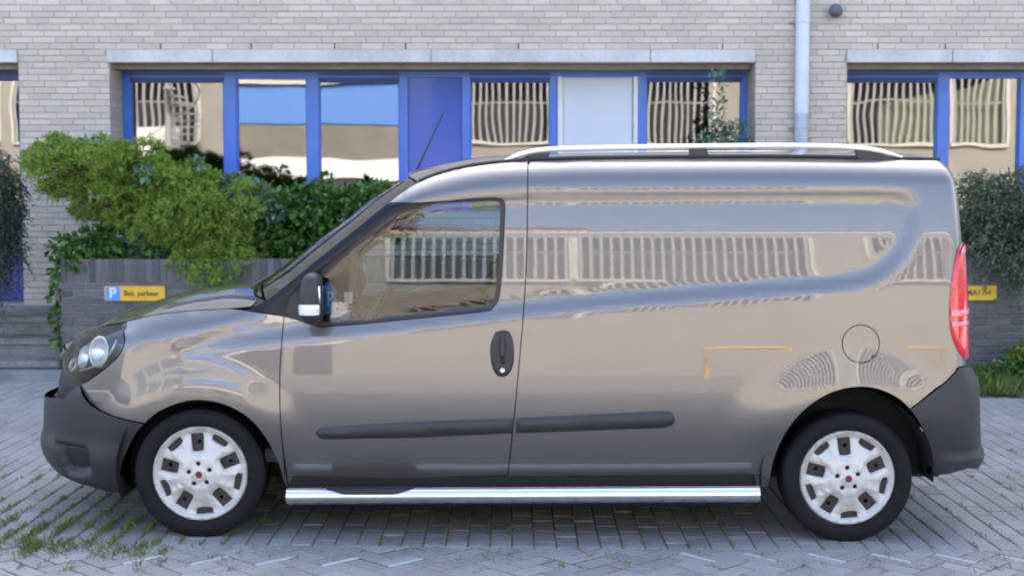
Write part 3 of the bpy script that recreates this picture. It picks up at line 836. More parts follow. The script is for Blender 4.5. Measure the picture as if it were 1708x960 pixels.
# --- wing mirrors
def mirror(far):
    y = lambda d: d if not far else 2 * HALF - d
    a = at(519, 455, -.08); b = at(519, 540, -.08)
    prof = [(0.0, .012, .030), (.03, .030, .055), (.10, .042, .075), (.28, .050, .088), (.5, .054, .092), (.68, .056, .092), (.8, .054, .088), (.9, .046, .075), (.97, .034, .055), (1.0, .02, .03)]
    def ring(t, hx, hy, seg=28, grow=0.0):
        z = a[2] + (b[2] - a[2]) * t; out = []
        cx = a[0] + (.004 if t < .2 else 0)
        for k in range(seg):
            th = k * 2 * math.pi / seg; c, s = math.cos(th), math.sin(th)
            ex = 2 / 2.7
            out.append((cx + (hx + grow) * math.copysign(abs(c) ** ex, c), y(-.075 + (hy + grow) * math.copysign(abs(s) ** ex, s)), z))
        return out
    bm = bmesh.new(); R = [[bm.verts.new(p) for p in ring(*q)] for q in prof]
    for i in range(len(R) - 1):
        for k in range(28): bm.faces.new((R[i][k], R[i][(k + 1) % 28], R[i + 1][(k + 1) % 28], R[i + 1][k]))
    bm.faces.new(R[0]); bm.faces.new(R[-1])
    h = vp(obj_bm('wing_mirror', bm, 'plastic', smooth=True, angle=60))
    bm = bmesh.new()
    seq = [(t, np.interp(t, [q[0] for q in prof], [q[1] for q in prof]), np.interp(t, [q[0] for q in prof], [q[2] for q in prof])) for t in np.linspace(.60, .80, 7)]
    R = []
    for t, hx, hy in seq:
        r = ring(t, hx, hy, 56, .004)
        R.append([bm.verts.new(p) for p in r])
    for i in range(len(R) - 1):
        for k in range(56):
            mx = sum(v.co.x for v in (R[i][k], R[i + 1][(k + 1) % 56])) / 2; my = (R[i][k].co.y + R[i][(k + 1) % 56].co.y) / 2
            out = (my < -.075 + .06) if not far else (my > 2 * HALF + .075 - .06)
            if out and a[0] - .075 < mx < a[0] + .045: bm.faces.new((R[i][k], R[i][(k + 1) % 56], R[i + 1][(k + 1) % 56], R[i + 1][k]))
    bmesh.ops.delete(bm, geom=[v for v in bm.verts if not v.link_faces], context='VERTS')
    vp(obj_bm('indicator_lens', bm, 'lampwhite', smooth=True), h)
    vp(box('mirror_glass', a[0] + .036, a[0] + .0485, min(y(-.14), y(-.015)), max(y(-.14), y(-.015)), b[2] + .05, a[2] - .06, 'chrome', bev=.004), h)
    # foot on the door corner
    f = [(at(p[0], p[1], .02)[0], at(p[0], p[1], .02)[2]) for p in [(477, 524), (486, 494), (512, 470), (530, 462), (532, 543), (505, 536)]]
    y0, y1 = y(-.012), y(.055)
    vp(prism('mirror_foot', f, min(y0, y1), max(y0, y1), 'plastic', bev=.008), h)
for far in (0, 1): mirror(far)
# --- side step tubes
for far in (0, 1):
    y = lambda d: d if not far else 2 * HALF - d
    SY = -.035
    a = at(479, 826.5, SY); b = at(1266, 823, SY)
    R_ = .0395
    n = 14
    pts = [(a[0] + (b[0] - a[0]) * i / n, y(SY), a[2] + (b[2] - a[2]) * i / n) for i in range(n + 1)]
    st = vp(tube_obj('side_step', [(pts[0][0] - .004, pts[0][1], pts[0][2])] + pts + [(pts[-1][0] + .004, pts[-1][1], pts[-1][2])], [R_ * .86] + [R_] * (n + 1) + [R_ * .86], 'chrome', seg=28))
    pp = [(at(q[0], q[1], SY - .03)[0], at(q[0], q[1], SY - .03)[2]) for q in [(545, 810), (560, 820), (575, 823.5), (655, 822), (672, 817), (690, 808)]]
    zt = a[2] + R_
    bm = bmesh.new()
    for x0_, x1_, d in ((545, 690, .5),):
        xa, xb_ = at(545, 815, SY)[0], at(690, 815, SY)[0]
        for i in range(17):
            t = i / 16; x = xa + (xb_ - xa) * t; e = min(1, min(t, 1 - t) * 5)
            zc = a[2] + (b[2] - a[2]) * (x - a[0]) / (b[0] - a[0])
            lo = 1.15 + (0.30 - 1.15) * e
            for k in range(9):
                th = lo + (math.pi - .6 - lo) * k / 8
                bm.verts.new((x, y(SY - (R_ + .005) * math.cos(th)), zc + (R_ + .005) * math.sin(th)))
    bm.verts.ensure_lookup_table()
    for i in range(16):
        for k in range(8):
            bm.faces.new([bm.verts[i * 9 + k], bm.verts[i * 9 + k + 1], bm.verts[(i + 1) * 9 + k + 1], bm.verts[(i + 1) * 9 + k]])
    vp(obj_bm('step_pad', bm, 'black', smooth=True), st)
    for xb_ in (-.85, .15, .95):
        zc = a[2] + (b[2] - a[2]) * (xb_ - a[0]) / (b[0] - a[0])
        vp(box('bracket', xb_ - .02, xb_ + .02, min(y(SY), y(.25)), max(y(SY), y(.25)), zc - .02, zc + .02, 'black', bev=.003), st)

# --- wheels
def wheel_cover_mesh():
    Rc = .2285
    circ = lambda r, n=72, c=(0, 0): [(c[0] + r * math.cos(k * 2 * math.pi / n), c[1] + r * math.sin(k * 2 * math.pi / n)) for k in range(n)]
    holes = []; big = []
    def rot(pts, a): return [(p[0] * math.cos(a) - p[1] * math.sin(a), p[0] * math.sin(a) + p[1] * math.cos(a)) for p in pts]
    for k in range(5):
        a = rad(5 + 72 * k)
        w = catmull([(-.028, .193), (.028, .193), (.031, .186), (.029, .124), (.020, .109), (-.020, .109), (-.029, .124), (-.031, .186)], 3, closed=True)
        holes.append(rot(w, a))
        s = catmull([(-.037, .199), (.037, .199), (.041, .193), (.033, .168), (-.033, .168), (-.041, .193)], 3, closed=True)
        holes.append(rot(s, a + rad(36)))
        holes.append(rot(circ(.0115, 14, (0, .052)), a))
    v2, tris = cdt_mesh(np.array(circ(Rc)), [np.array(h) for h in holes], .009)
    r = np.hypot(v2[:, 0], v2[:, 1]); th = np.arctan2(v2[:, 1], v2[:, 0])
    # small y = towards the viewer
    y = np.interp(r, [0, .03, .034, .08, .105, .15, .19, .205, .214, .222, .2285], [-.014, -.014, -.007, -.006, .004, .016, .022, .018, .006, -.003, .008])
    for h in holes:
        d, _ = seg_dist(v2, np.array(h)); c = np.mean(h, axis=0); big_ = .012 if np.hypot(*c) > .1 else .005
        y = y + big_ * .55 * np.clip(1 - d / big_, 0, 1) ** 1.5
    ph = (th - rad(90 + 5 + 36)) % rad(72); ph = np.minimum(ph, rad(72) - ph)
    # hub star: the raised centre pulled out in five points towards the spokes
    sp = np.minimum((th - rad(90 + 5 + 36)) % rad(72), rad(72) - (th - rad(90 + 5 + 36)) % rad(72))   # angle from the middle of a spoke
    y = y - .007 * smooth01((.112 - r + .03 * np.cos(5 * (th - rad(90 + 5 + 36)))) / .010)
    side_ = np.abs(r * np.sin(sp) - .030)
    y = y - .009 * smooth01((r - .10) / .02) * np.exp(-(side_ / .012) ** 2) * smooth01((.212 - r) / .01)
    V = [(p[0], yy, p[1]) for p, yy in zip(v2, y)]
    F = []
    for t in tris:
        a, b, c = (Vector(V[int(i)]) for i in t)
        n = (b - a).cross(c - a)
        F.append(tuple(int(i) for i in t) if n.y < 0 else tuple(int(i) for i in t[::-1]))
    for a, b in boundary_edges(np.array(F)):
        k = len(V)
        V += [V[a], V[b], (V[b][0], V[b][1] + .018, V[b][2]), (V[a][0], V[a][1] + .018, V[a][2])]
        F.append((k, k + 1, k + 2, k + 3))
    return V, F
wc = wheel_cover_mesh()
def wheel(c, far, turn):
    e = bpy.data.objects.new('wheel', None); link(e); vp(e)
    s = -1 if far else 1
    e.location = c; 
    if far: e.rotation_euler = (0, 0, math.pi)
    W = .20; R_ = c[2] - gz(c[0]) + .002
    prof = [(.228, .030), (.232, .012), (.240, .004), (.262, -.004), (.285, -.003), (.300, .004), (.311, .016), (R_ - .002, .032), (R_, .06), (R_, .14), (.311, .184), (.29, .20), (.24, .196), (.228, .18), (.228, .03)]
    t = lathe('tyre', prof, (0, 0, 0), 'rubber', e, seg=96, angle=60)
    cm = obj_pydata('wheel_cover', wc[0], wc[1], 'cover', e, smooth=True)
    cm.data.set_sharp_from_angle(angle=rad(45))
    cm.location = (0, .010, 0); cm.rotation_euler = (0, turn, 0)
    # steel wheel behind, with round holes
    v2, tris = cdt_mesh(np.array([(.226 * math.cos(k * math.pi / 30), .226 * math.sin(k * math.pi / 30)) for k in range(60)]),
                        [np.array([(.153 * math.cos(a) + .0105 * math.cos(k * math.pi / 6), .153 * math.sin(a) + .0105 * math.sin(k * math.pi / 6)) for k in range(12)]) for a in [rad(90 + 5 + 72 * q - 2) for q in range(5)]], .02)
    sw = obj_pydata('steel_wheel', [(p[0], .045, p[1]) for p in v2], tris.tolist(), 'steel', e); sw.rotation_euler = (0, turn, 0)
    lathe('drum', [(0, .075), (.21, .075), (.215, .05)], (0, 0, 0), 'dark', e, seg=32)
    lathe('centre_badge', [(0, -.0245), (.0165, -.0245), (.0185, -.022)], (0, .0, 0), 'badge', cm, seg=24)
    lathe('badge_ring', [(.0165, -.024), (.019, -.0275), (.0225, -.0265), (.024, -.020)], (0, .0, 0), 'cover', cm, seg=24)
    for q in range(5):
        a = rad(90 + 5 + 72 * q)
        lathe('wheel_bolt', [(0, .004), (.007, .004), (.0085, .007), (.0085, .02)], (.052 * math.cos(a), 0, .052 * math.sin(a)), 'steel', cm, seg=10)
    return e
fx, rx = WF[0], WR[0]
cF = (fx, .025, at(333, 790, .03)[2]); cR = (rx, .025, at(1414, 797, .03)[2])
for c in (cF, cR):
    wheel(c, False, rad(0)); wheel((c[0], 2 * HALF - c[1], c[2]), True, rad(20))
# wheel housings
for c, r in ((cF, .405), (cR, .415)):
    for far in (0, 1):
        bm = bmesh.new(); rings = []
        for d in (.035, .30):
            yy = d if not far else 2 * HALF - d
            rings.append([bm.verts.new((c[0] + r * math.cos(a), yy, c[2] + .012 + r * math.sin(a))) for a in np.linspace(-.08, math.pi + (.34 if c is cF else .12), 30)])
        for k in range(29): bm.faces.new((rings[0][k], rings[0][k + 1], rings[1][k + 1], rings[1][k]))
        bm.faces.new(rings[1])
        vp(obj_bm('wheel_housing', bm, 'dark', smooth=True, angle=50))
vp(box('underbody', cF[0] + .42, cR[0] - .43, .07, 2 * HALF - .07, .145, .33, 'dark', bev=.02))
vp(box('chassis_spine', cF[0] - .40, cR[0] + .55, .33, 2 * HALF - .33, .24, .42, 'dark', bev=.02))
vp(box('front_axle', cF[0] - .05, cF[0] + .05, .2, 2 * HALF - .2, .24, .32, 'dark', bev=.01))
vp(box('rear_axle', cR[0] - .05, cR[0] + .05, .2, 2 * HALF - .2, .26, .36, 'dark', bev=.01))
# --- cab interior
vp(box('bulkhead', .06, .10, .14, 2 * HALF - .14, .36, 1.72, 'cab'))
vp(box('cab_floor', -1.2, .06, .12, 2 * HALF - .12, .36, .42, 'cab'))
bm = bmesh.new(); bm_box(bm, -1.36, -.92, .16, 2 * HALF - .16, .70, 1.04, .06, 3)
vp(obj_bm('dashboard', bm, 'cab', smooth=True, angle=60))
def seat(y0, w):
    e = bpy.data.objects.new('seat', None); link(e); vp(e)
    bm = bmesh.new(); bm_box(bm, -.62, -.10, y0, y0 + w, .62, .78, .05, 3); o = obj_bm('cushion', bm, 'seat', smooth=True, angle=60); vp(o, e)
    bm = bmesh.new(); bm_box(bm, -.16, .0, y0 + .01, y0 + w - .01, .72, 1.36, .055, 3)
    for v in bm.verts: v.co.x += (v.co.z - .72) * .14 - .03
    o = obj_bm('backrest', bm, 'seat', smooth=True, angle=60); vp(o, e)
    bm = bmesh.new(); bm_box(bm, -.04, .06, y0 + w / 2 - .12, y0 + w / 2 + .12, 1.39, 1.56, .04, 3); o = obj_bm('headrest', bm, 'seat', smooth=True, angle=60); vp(o, e)
    vp(box('pedestal', -.55, -.08, y0 + .05, y0 + w - .05, .42, .63, 'cab'), e)
seat(.24, .52); seat(.98, .58)
bm = bmesh.new()
cwh = Vector((-.72, .50, 1.02)); qn = Vector((-.75, 0, .5)).normalized(); ax = Vector((0, 1, 0)); bx_ = qn.cross(ax)
tube(bm, [cwh + (ax * math.cos(a) + bx_ * math.sin(a)) * .185 for a in np.linspace(0, 2 * math.pi, 33)], .015, 8, caps=False)
tube(bm, [cwh - ax * .18, cwh, cwh + ax * .18], .018, 6); tube(bm, [cwh, cwh + qn * .25], .03, 8)
vp(obj_bm('steering_wheel', bm, 'black', smooth=True))
# parking disc card and papers behind the glass
def flat_card(name, pxs, Y, m, par=None):
    pts = [at(a, b, Y) for a, b in pxs]
    return vp(prism(name, [(p[0], p[2]) for p in pts], Y, Y + .003, m), par)
disc = flat_card('parking_card', [(541, 473), (549, 470), (560, 483), (561, 524), (541, 524)], .22, 'cardblue')
pc = at(551, 500, .218)
vp(text_mesh('letter', 'P', .105, 'sign_white', None, (pc[0] - .002, .218, pc[2] + .0), sx=.62, ext=.0005), disc)
flat_card('paper', [(574, 487), (588, 487), (587, 506), (575, 506)], .30, 'paper')
flat_card('paper', [(571, 519), (585, 517), (583, 533), (566, 533)], .26, 'paper')

# =================================================================== GROUND
def clip_poly(poly, a, b, c):
    """keep a*x + b*y <= c"""
    out = []; n = len(poly)
    for i in range(n):
        p, q = poly[i], poly[(i + 1) % n]
        dp, dq = a * p[0] + b * p[1] - c, a * q[0] + b * q[1] - c
        if dp <= 0: out.append(p)
        if dp * dq < 0:
            t = dp / (dp - dq); out.append((p[0] + (q[0] - p[0]) * t, p[1] + (q[1] - p[1]) * t))
    return out
g = obj_pydata('ground', [(-120, -120, gz(-120) * 0 - .075), (120, -120, -.075), (120, 120, -.075), (-120, 120, -.075)], [(0, 1, 2, 3)], 'ground')
tag(g, kind='structure')
X0P, X1P, Y0P, Y1P, YB = -8.0, 8.0, -2.6, 5.62, -.115
street = obj_pydata('street', [(-30, -18.6, gz(-30) * .0 - .03), (30, -18.6, -.03), (30, Y0P, gz(30)*0 - .03), (-30, Y0P, -.03)], [(0, 1, 2, 3)], 'ground')
tag(street, kind='structure')
pav = obj_pydata('pavement', [(-30, Y0P, -.012 + gz(-30) * .0), (X0P, Y0P, gz(X0P) - .007), (X1P, Y0P, gz(X1P) - .007), (30, Y0P, gz(30) * 0 - .012),
                              (-30, Y1P + 3, -.012), (X0P, Y1P + 3, gz(X0P) - .007), (X1P, Y1P + 3, gz(X1P) - .007), (30, Y1P + 3, -.012)],
                 [(0, 1, 5, 4), (1, 2, 6, 5), (2, 3, 7, 6)], 'joint')
pav.data.materials.append(M['ground'])
for _i in (0, 2): pav.data.polygons[_i].material_index = 1
tag(pav, kind='structure')
def paver_geo(poly, dz=0.0, tilt=(0, 0), gap=.0022, ch=.007, h=.03):
    """prism with a chamfered top, footprint shrunk by the joint"""
    P = shrink(poly, gap); T = shrink(poly, gap + ch)
    c = np.mean(P, axis=0)
    zz = lambda p, o: gz(p[0]) + dz + o + tilt[0] * (p[0] - c[0]) + tilt[1] * (p[1] - c[1])
    n = len(P); V = [(p[0], p[1], zz(p, -h)) for p in P] + [(p[0], p[1], zz(p, -.004)) for p in P] + [(p[0], p[1], zz(p, 0)) for p in T]
    F = []
    for k in (0, n):
        F += [(k + i, k + (i + 1) % n, k + n + (i + 1) % n, k + n + i) for i in range(n)]
    F.append(tuple(range(2 * n, 3 * n)))
    return V, F
pieces = []
Wp, Lp = .105, .21
c45, s45 = math.cos(rad(45)), math.sin(rad(45))
def emit(poly, light=False):
    q = list(poly)
    for a, b, c in ((-1, 0, -X0P), (1, 0, X1P)):
        q = clip_poly(q, a, b, c)
        if len(q) < 3: return
    ar = .5 * abs(sum(q[i][0] * q[(i + 1) % len(q)][1] - q[(i + 1) % len(q)][0] * q[i][1] for i in range(len(q))))
    if ar < .002: return
    P = np.array(q)
    if np.sum(P[:, 0] * np.roll(P[:, 1], -1) - np.roll(P[:, 0], -1) * P[:, 1]) < 0: q = q[::-1]
    pieces.append((np.array(q), light))
for i in range(-85, 86):
    for j in range(-85, 86):
        k = (i - j) % 4
        if k == 0: cells = (i, j, 2, 1)
        elif k == 3: cells = (i, j, 1, 2)
        else: continue
        a, b, w, h = cells
        x0, y0, x1, y1 = a * Wp, b * Wp, (a + w) * Wp, (b + h) * Wp
        R4 = [(x0, y0), (x1, y0), (x1, y1), (x0, y1)]
        R4 = [(p[0] * c45 - p[1] * s45 + .05, p[0] * s45 + p[1] * c45 - .03) for p in R4]
        cx, cy = sum(p[0] for p in R4) / 4, sum(p[1] for p in R4) / 4
        if cy > YB + .2 or cy < Y0P - .2 or abs(cx) > 8.3: continue
        R5 = clip_poly(clip_poly(R4, 0, 1, YB), 0, -1, -Y0P)
        if len(R5) < 3: continue
        lt = (YB - .27 < cy < YB - .10) and ((cx > .75 and k == 3) or (cx < -.3 and cx > -1.7 and k == 0)) and len(R5) == 4
        if lt:
            # a narrow pale strip along one long side, the paver itself beside it
            q = R4 if math.dist(R4[0], R4[1]) > math.dist(R4[1], R4[2]) else R4[1:] + R4[:1]
            f = .30
            a_, b_, c_, d_ = q
            mid = lambda p, r_: (p[0] + (r_[0] - p[0]) * f, p[1] + (r_[1] - p[1]) * f)
            emit([a_, b_, mid(b_, c_), mid(a_, d_)], True); emit([mid(a_, d_), mid(b_, c_), c_, d_])
        else: emit(R5)
for i in range(int(X0P / Wp) - 1, int(X1P / Wp) + 1):
    for j in range(-2, 30):
        y0 = YB + j * Lp + (Lp / 2 if i % 2 else 0); y1 = y0 + Lp
        y0 = max(y0, YB); y1 = min(y1, Y1P)
        if y1 - y0 < .03: continue
        emit([(i * Wp, y0), ((i + 1) * Wp, y0), ((i + 1) * Wp, y1), (i * Wp, y1)])
def show(poly):
    c = poly.mean(0)
    x, y = proj((c[0], c[1], 0)); 
    inside = 0 < x < 1708 and y < 975
    under = -2.3 < c[0] < 2.3 and .3 < c[1]
    if not inside or under: return -1
    return len(poly) / 4 * 1.0 / ((c[1] - CY) ** 3)
order = sorted(range(len(pieces)), key=lambda i: -show(pieces[i][0]))
single = set(i for i in order[:300] if show(pieces[i][0]) > 0)
BV, BF = [], []
for idx, (poly, lt) in enumerate(pieces):
    sag = .006 * math.sin(poly[0][0] * 1.7 + 1) * math.sin(poly[0][1] * 2.1)
    dz = rng.normal(0, .0013) + sag * .4 - .001; tl_ = rng.normal(0, .006, 2)
    V, F = paver_geo(poly, dz, tl_, gap=(.0055 if poly[:, 1].mean() < YB else .0024) + .0014 * rng.random())
    if idx in single or lt:
        c = poly.mean(0); z0 = gz(c[0])
        o = obj_pydata('paver', [(v[0] - c[0], v[1] - c[1], v[2] - z0) for v in V], F, 'strip_pale' if lt else 'paver_one', pav)
        o.location = (c[0], c[1], z0)
    else:
        k = len(BV); BV += V; BF += [tuple(q + k for q in f) for f in F]
o = obj_pydata('paver_field', BV, BF, 'paver', pav); tag(o, kind='stuff')

# kerb and planting bed in front of the planter (right), kerb by the steps (left)
FY, PY = 7.60, 5.70                                    # faces of the building and of the planter wall
bedY = 4.87
xk = at(1500, 640, bedY)[0]
bed = box('planting_bed', xk, 9.0, bedY + .0, PY, -.12, .012 + gz(6) , 'soil'); tag(bed, kind='structure')
kx1 = at(112, 600, PY)[0]
kb = empty('kerb', (-5, 5.5, 0)); tag(kb, kind='structure')
for i in range(5):
    o = box('kerb_stone', kx1 + .25 - (i + 1) * 1.0 + .004, kx1 + .25 - i * 1.0 - .004, 5.46, 5.60, -.1, .075 + gz(-4.5), 'kerb', bev=.012, seg=2)
    adopt(o, kb)

# =================================================================== THE BUILDING
bld = empty('brick_building', (0, FY, 0))
tag(bld, 'long pale brick building with blue window frames and concrete lintels behind the van', 'building')
def bp(o, parent=None):
    return adopt(o, parent or bld)
def fx_(px, Y=FY): return at(px, 300, Y)[0]
def fz_(py, Y=FY): return at(854, py, Y)[2]
zl0, zl1 = fz_(105), fz_(83)                          # lintel bottom and top
zs = fz_(352, FY + .45)                                # window sill height
openings = [(fx_(-90), fx_(35), fz_(508), zl0), (fx_(186), fx_(1258), zs, zl0), (fx_(1410), fx_(2050), zs, zl0)]
lint_x = [(fx_(-110), fx_(35)), (fx_(183), fx_(1257)), (fx_(1408), fx_(2060))]
XB0, XB1, ZB1, ZT = -9.0, 9.0, 4.3, 12.3
# mortar wall as slabs around the openings (front face FY + 8 mm, 0.45 thick)
bm = bmesh.new()
ys, ye_ = FY + .008, FY + .46
xs_ = [XB0 - 9.4, openings[0][0], openings[0][1], openings[1][0], openings[1][1], openings[2][0], openings[2][1], XB1 + 9.4]
for i in range(0, 7, 2): bm_box(bm, xs_[i], xs_[i + 1], ys, ye_, -.6, zl0)
for a, b, c, d in openings: bm_box(bm, a, b, ys + .001, ye_ - .001, -.6, c - .001)
bm_box(bm, XB0 - 9.4, XB1 + 9.4, ys, ye_, zl0 + .0005, ZB1); bm_box(bm, XB0 - 9.4, XB1 + 9.4, ys - .008, ye_, ZB1 + .0005, ZT)
bm_box(bm, XB0 - 9.4, XB0 - .01, ys - .008, ys - .0005, -.6, ZB1); bm_box(bm, XB1 + .01, XB1 + 9.4, ys - .008, ys - .0005, -.6, ZB1)
bm_box(bm, XB0 - 9.4, XB1 + 9.4, ye_ + 9, ye_ + 9.2, -.6, ZT)
bm_box(bm, XB0 - 9.4, XB0 - 9.2, ye_ + .001, ye_ + 9 - .001, -.6, ZT)
bm_box(bm, XB1 + 9.2, XB1 + 9.4, ye_ + .001, ye_ + 9 - .001, -.6, ZT)
bm_box(bm, XB0 - 9.4, XB1 + 9.4, ye_ + .001, ye_ + 9 - .001, ZT - .25, ZT - .002)
M['wallfar'] = mat('brick_wall_far', (0.57, 0.50, 0.42), rough=0.9)
_nt = M['wallfar'].node_tree; _b = _nt.nodes.new('ShaderNodeTexBrick'); _c = _nt.nodes.new('ShaderNodeTexCoord'); _sx = _nt.nodes.new('ShaderNodeSeparateXYZ'); _cx = _nt.nodes.new('ShaderNodeCombineXYZ')
_b.inputs['Color1'].default_value = (0.60, 0.53, 0.45, 1); _b.inputs['Color2'].default_value = (0.52, 0.46, 0.385, 1); _b.inputs['Mortar'].default_value = (0.40, 0.355, 0.30, 1)
_b.inputs['Scale'].default_value = 1; _b.inputs['Brick Width'].default_value = .222; _b.inputs['Row Height'].default_value = .0625; _b.inputs['Mortar Size'].default_value = .005
_nt.links.new(_c.outputs['Object'], _sx.inputs[0]); _nt.links.new(_sx.outputs[0], _cx.inputs[0]); _nt.links.new(_sx.outputs[2], _cx.inputs[1]); _nt.links.new(_cx.outputs[0], _b.inputs['Vector'])
_nt.links.new(_b.outputs[0], _nt.nodes['Principled BSDF'].inputs['Base Color'])
# the part of the wall that carries laid bricks shows its mortar, the part beyond carries the brick pattern
wall = bp(obj_bm('wall', bm, 'mortar')); wall.data.materials.append(M['wallfar'])
for _p in wall.data.polygons:
    if (_p.center.z > 5 or abs(_p.center.x) > 12) and _p.normal.y < -.5: _p.material_index = 1
# bricks, course by course, cut at openings and lintels
def blocked(z0, z1):
    bl = []
    for a, b, c, d in openings:
        if z1 > c + .001 and z0 < d - .001: bl.append((a, b))
    if z1 > zl0 + .001 and z0 < zl1 - .001: bl += lint_x
    return sorted(bl)
CH, BL, JT = .0625, .222, .011
zc0 = zl1 - math.floor(zl1 / CH + 2) * CH
bricks = []
r = 0; z = zc0
while z < ZB1:
    x = XB0 + (r % 2) * BL / 2 + (.055 if r % 4 > 1 else 0)
    bl = blocked(z, z + CH)
    while x < XB1:
        a, b = x + .003, x + BL - .003
        segs = [(a, b)]
        for p, q in bl:
            ns = []
            for s0, s1 in segs:
                if s1 <= p or s0 >= q: ns.append((s0, s1))
                else:
                    if s0 < p: ns.append((s0, p))
                    if s1 > q: ns.append((q, s1))
            segs = ns
        for s0, s1 in segs:
            if s1 - s0 > .03: bricks.append((s0, s1, z + JT / 2, z + CH - JT / 2))
        x += BL
    r += 1; z += CH
# weep slots above the lintels: dark strips coloured as the shade of open joints
weeps = [fx_(p) for p in (272, 422, 560, 678, 865, 1090, 1203, 1460, 1572)]
def brick_vis(b):
    x, y = proj(((b[0] + b[1]) / 2, FY, (b[2] + b[3]) / 2))
    if not (0 <= x <= 1708 and 0 <= y): return -1
    hidden = (100 < x < 1640 and y > 330) or (y > 430 and x > 95)
    if hidden: return -1
    return (b[1] - b[0]) * (1.0 + .001 * (400 - y) / 400)
ordb = sorted(range(len(bricks)), key=lambda i: -brick_vis(bricks[i]))
sg = set(i for i in ordb[:300] if brick_vis(bricks[i]) > 0)
def brick_geo(x0, x1, z0, z1, y0, d=.03, ch=.003):
    V = [(x0, y0 + d, z0), (x1, y0 + d, z0), (x1, y0 + d, z1), (x0, y0 + d, z1), (x0, y0 + ch, z0), (x1, y0 + ch, z0), (x1, y0 + ch, z1), (x0, y0 + ch, z1),
         (x0 + ch, y0, z0 + ch), (x1 - ch, y0, z0 + ch), (x1 - ch, y0, z1 - ch), (x0 + ch, y0, z1 - ch)]
    F = [(8, 9, 10, 11)]
    for k in (0, 4): F += [(k + i, k + (i + 1) % 4, k + 4 + (i + 1) % 4, k + 4 + i) for i in range(4)]
    return V, F
def lay(bricks, sg, y0, m_one, m_all, wallobj, fix, stuffname):
    cache = {}; BV, BF = [], []
    for i, (x0, x1, z0, z1) in enumerate(bricks):
        dy = rng.normal(0, .0014)
        if i in sg:
            key = (round(x1 - x0, 3), round(z1 - z0, 3))
            if key not in cache:
                V, F = brick_geo(-(x1 - x0) / 2, (x1 - x0) / 2, -(z1 - z0) / 2, (z1 - z0) / 2, 0)
                me = bpy.data.meshes.new('brick'); me.from_pydata(V, [], F); me.materials.append(M[m_one]); cache[key] = me
            o = bpy.data.objects.new('brick', cache[key]); link(o); fix(o, wallobj)
            o.location = ((x0 + x1) / 2, y0 + dy, (z0 + z1) / 2)
        else:
            V, F = brick_geo(x0, x1, z0, z1, y0 + dy); k = len(BV); BV += V; BF += [tuple(q + k for q in f) for f in F]
    o = obj_pydata(stuffname, BV, BF, m_all); fix(o, wallobj); tag(o, kind='stuff')
lay(bricks, sg, FY, 'brick_one', 'brick', wall, bp, 'brickwork')
for w in weeps:
    bp(box('weep_shade_strip', w - .006, w + .006, FY - .002, FY + .02, zl1 + .006, zl1 + CH - .004, 'dark'), wall)
# reveals: brick returns at the sides of the openings (thin headers)
for (a, b, c, d) in openings:
    for xx, sgn in ((a, 1), (b, -1)):
        zz = zc0; k = 0; BV, BF = [], []
        while zz < d - CH * .5:
            if zz > c - .01:
                yy = FY + .034 + (0 if k % 2 else .10)
                for y0, y1 in ((FY + .034, yy), (yy, min(yy + .21, FY + .45)), (min(yy + .221, FY + .45), FY + .45)):
                    if y1 - y0 > .03:
                        X0_, X1_ = (xx - .02, xx + .004) if sgn > 0 else (xx - .004, xx + .02)
                        q = len(BV)
                        BV += [(X0_, y0 + .004, zz + .005), (X1_, y0 + .004, zz + .005), (X1_, y1 - .004, zz + .005), (X0_, y1 - .004, zz + .005),
                               (X0_, y0 + .004, zz + CH - .005), (X1_, y0 + .004, zz + CH - .005), (X1_, y1 - .004, zz + CH - .005), (X0_, y1 - .004, zz + CH - .005)]
                        BF += [tuple(q + t for t in f) for f in ((0, 1, 2, 3), (4, 5, 6, 7), (0, 1, 5, 4), (1, 2, 6, 5), (2, 3, 7, 6), (3, 0, 4, 7))]
            zz += CH; k += 1
        if BV: tag(bp(obj_pydata('reveal_brickwork', BV, BF, 'brick'), wall), kind='stuff')
# lintels in blocks
for (a, b), cuts in zip(lint_x, ([], [358, 720, 1083], [1583, 1760, 1900])):
    ed = [a] + [fx_(c) for c in cuts] + [b]
    le = bpy.data.objects.new('lintel', None); link(le); bp(le)
    for i in range(len(ed) - 1):
        bp(box('lintel_block', ed[i] + .003, ed[i + 1] - .003, FY - .035, FY + .30, zl0 + .002, zl1 - .004, 'lintel', bev=.006, seg=2), le)
    bp(box('soffit', a + .01, b - .01, FY + .18, FY + .455, zl0 - .05, zl0 - .001, 'soffit'), le)
